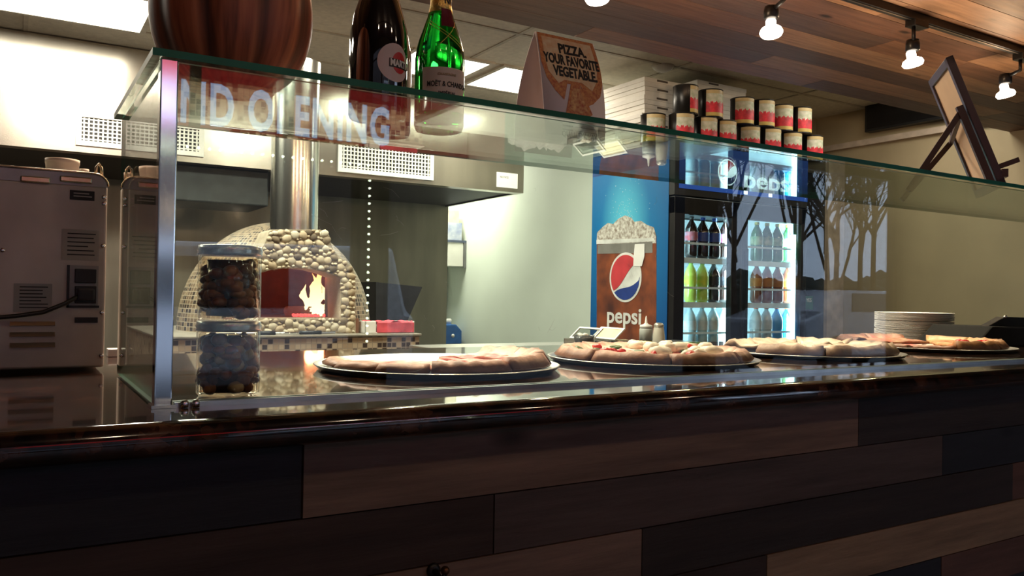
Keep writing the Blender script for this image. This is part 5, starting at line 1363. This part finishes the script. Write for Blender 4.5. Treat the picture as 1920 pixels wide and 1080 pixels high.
# back legs: hinge at frame mid-height, feet behind (towards the kitchen side)
def fpnt(u, v, d=0.004): return mtf @ Vector((u, v, d))
s1 = fpnt(.012, ph_*.60, .012); s2 = fpnt(pw_-.015, ph_*.47, .012)
fb = nd*.085
f1 = Vector((s1.x, s1.y, 0)) + nd*.12; f2 = Vector((s2.x, s2.y, 0)) + nd*.12
f1.z = SZ+.001; f2.z = SZ+.001
MB().bar(s1, f1, .014).build('rear_leg', EW, es_); MB().bar(s2, f2, .014).build('rear_leg', EW, es_)
MB().bar(fpnt(.012, ph_*.60, .010), fpnt(pw_-.015, ph_*.47, .010), .010).build('crossbar', EW, es_)
MB().bar(fpnt(.008, .012, .012), fpnt(.008, ph_*.64, .012), .016).build('upright', EW, es_)
s = MB(); a_ = fpnt(.01, .05, -.02); s.bar(a_, a_-outn*.045, .012); s.build('ledge_peg', EW, es_)
s = MB(); s.bar(fpnt(.0, .03, -.024), fpnt(pw_, .03, -.024), .014, .02); s.build('ledge', EW, es_)

# ================================================================ LIGHTS IN THE CEILINGS
TL = emis('troffer_glow', (1, .95, .80), 4.5)
def troffer(x0, y0, x1, y1, label, power):
    t = thing('ceiling_light', ((x0+x1)/2, (y0+y1)/2, CEILZ-.03), label, 'ceiling light', 'flat panel lights in the kitchen ceiling')
    s = MB(); f = .03
    for q in ((x0-f, y0-f, x1+f, y0), (x0-f, y1, x1+f, y1+f), (x0-f, y0, x0, y1), (x1, y0, x1+f, y1)): s.box(q[0], q[1], CEILZ-.014, q[2], q[3], CEILZ-.0)
    s.build('light_frame', mat('frame_cream', (.70, .66, .55), .5), t)
    MB().box(x0, y0, CEILZ-.012, x1, y1, CEILZ-.002).build('diffuser', TL, t)
    light('panel_light', 'AREA', ((x0+x1)/2, (y0+y1)/2, CEILZ-.02), power*.50, (1, .92, .76), x1-x0, (0, 0, 0), sy=y1-y0)
troffer(-.62, 4.62, .60, 5.22, 'large glowing panel light in the ceiling at the upper left', 70)
troffer(2.10, 4.62, 2.62, 5.12, 'left of the two glowing panel lights beside the champagne bottle', 38)
troffer(2.74, 4.62, 3.40, 5.16, 'right of the two glowing panel lights, between champagne bottle and card stand', 42)
troffer(-1.9, 3.4, -1.3, 4.6, 'panel light over the left of the kitchen, out past the frame', 45)
troffer(3.35, 7.3, 3.95, 7.95, 'panel light above the passage behind the steel partition', 110)

troffer(.02, 3.15, .76, 3.80, 'added fill panel in front of the oven, out past the frame', 120)  # unseen panel added to light the oven front, sized to the hood glare
troffer(1.5, 3.05, 2.1, 3.5, 'added fill panel above the wood soffit edge, out past the frame', 70)  # second unseen panel added as warm frontal light on the oven
troffer(4.3, 3.0, 5.3, 3.3, 'added fill panel over the fridge end, hidden behind the wood soffit', 20)  # unseen panel added to brighten the side wall and cans
# track with lamps
trk = thing('light_track', (2, 1.95, SOF-.03), 'black lighting track fixed under the wood soffit', 'light track')
MB().box(-.5, 1.93, SOF-.03, 7, 1.965, SOF-.0005).build('track_rail', BLACKM, trk)
MB().box(-.5, 1.94, SOF-.0325, 7, 1.946, SOF-.03).build('track_conductor', mat('track_copper', (.5, .42, .34), .3, 1), trk)
BULB = emis('bulb_glow', (1, .86, .68), 16)
TLAB = ['spot lamp at the top edge above the card stand', 'spot lamp above the pizza boxes, second along the track', 'spot lamp third along the track, left of the picture frame', 'spot lamp farthest right, beside the picture frame']
spotz = []
def spot_lamp(x, y, z, lab, tilt):
    t = thing('track_spotlight', (x, y, z), lab, 'spotlight', 'track spotlights with glowing bulbs')
    MB().box(x-.045, 1.925, SOF-.055, x+.045, 1.97, SOF-.028, bev=.003).build('track_adapter', BLACKM, t)
    s = MB(); s.tube([(x-.02, 1.948, SOF-.05), (x-.02, 1.948, z+.085), (x, y, z+.07)], .008, 10); s.build('lamp_arm', BLACKM, t)
    MB().lathe([(.024, .085), (.027, .07), (.027, .045), (.020, .040)][::-1], (x, y, z), 24).build('lamp_holder', BLACKM, t)
    rt = Matrix.Rotation(tilt, 4, 'Y') @ Matrix.Rotation(-.15, 4, 'X')
    MB().lathe([(.002, -.022), (.036, -.018), (.041, -.008), (.036, .004), (.018, .014), (.018, .036), (.014, .042)], (x, y, z), 28, rt).build('bulb', BULB, t)
    light('spot_beam', 'SPOT', (x, y-.01, z-.045), 52, (1, .78, .58), .03, (radians(-14), 0, 0), 95, blend=.8)
    light('spot_glow', 'POINT', (x, y, z-.05), 9.0, (1, .66, .38), .04)
for k, (px, py) in enumerate(((1120, -8), (1446, 57), (1711, 115), (1885, 174))):
    p = at(px, py, Z=2.155); spot_lamp(p.x, min(max(p.y, 1.93), 2.12), 2.155, TLAB[k], [0, .1, -.12, -.12][k])
spot_lamp(.35, 1.97, 2.155, 'spot lamp over the jars, above the picture edge', 0)
spot_lamp(.95, 1.97, 2.155, 'spot lamp over the first pizza, above the picture edge', 0)

tr2 = thing('light_track', (1.5, -1.0, 3.1), 'second lighting track over the dining side behind the viewer', 'light track')
MB().box(-1, -1.02, 3.165, 5, -.98, 3.199).build('track_rail', BLACKM, tr2)
for k, x in enumerate((-.4, .8, 2.0, 3.4)):
    t = thing('track_spotlight', (x, -1.0, 3.0), 'spotlight behind the viewer over the dining side, %s along its track' % ORD[k], 'spotlight', 'spotlights over the dining side')
    MB().tube([(x, -1, 3.165), (x, -1, 3.08)], .012, 10).build('lamp_arm', BLACKM, t)
    MB().lathe([(.036, 3.0), (.05, 3.02), (.03, 3.08)], (x, -1, 0), 24).build('bulb', BULB, t)
    light('spot_glow', 'POINT', (x, -1.0, 2.94), 7, (1, .70, .44), .05)

# small dark hook on the counter front at the bottom of the view
p = at(822, 1070, Y=.955)
hk = thing('purse_hook', (p.x, .969, p.z), 'small dark metal hook on the boards at the bottom centre', 'hook')
MB().lathe([(.010, 0), (.009, .004), (.003, .005)], (p.x, .9705, p.z-.004), 16, Matrix.Rotation(pi/2, 4, 'X')).build('hook_plate', BLACKM, hk)
MB().tube([(p.x, .966, p.z-.004), (p.x, .945, p.z-.010), (p.x, .938, p.z-.004), (p.x, .938, p.z+.004)], .004, 10).build('hook_arm', BLACKM, hk)
MB().blob((p.x+.001, .938, p.z+.005), .006, .006, .006, 2).build('hook_knob', mat('bronze', (.12, .05, .02), .3, .8), hk)
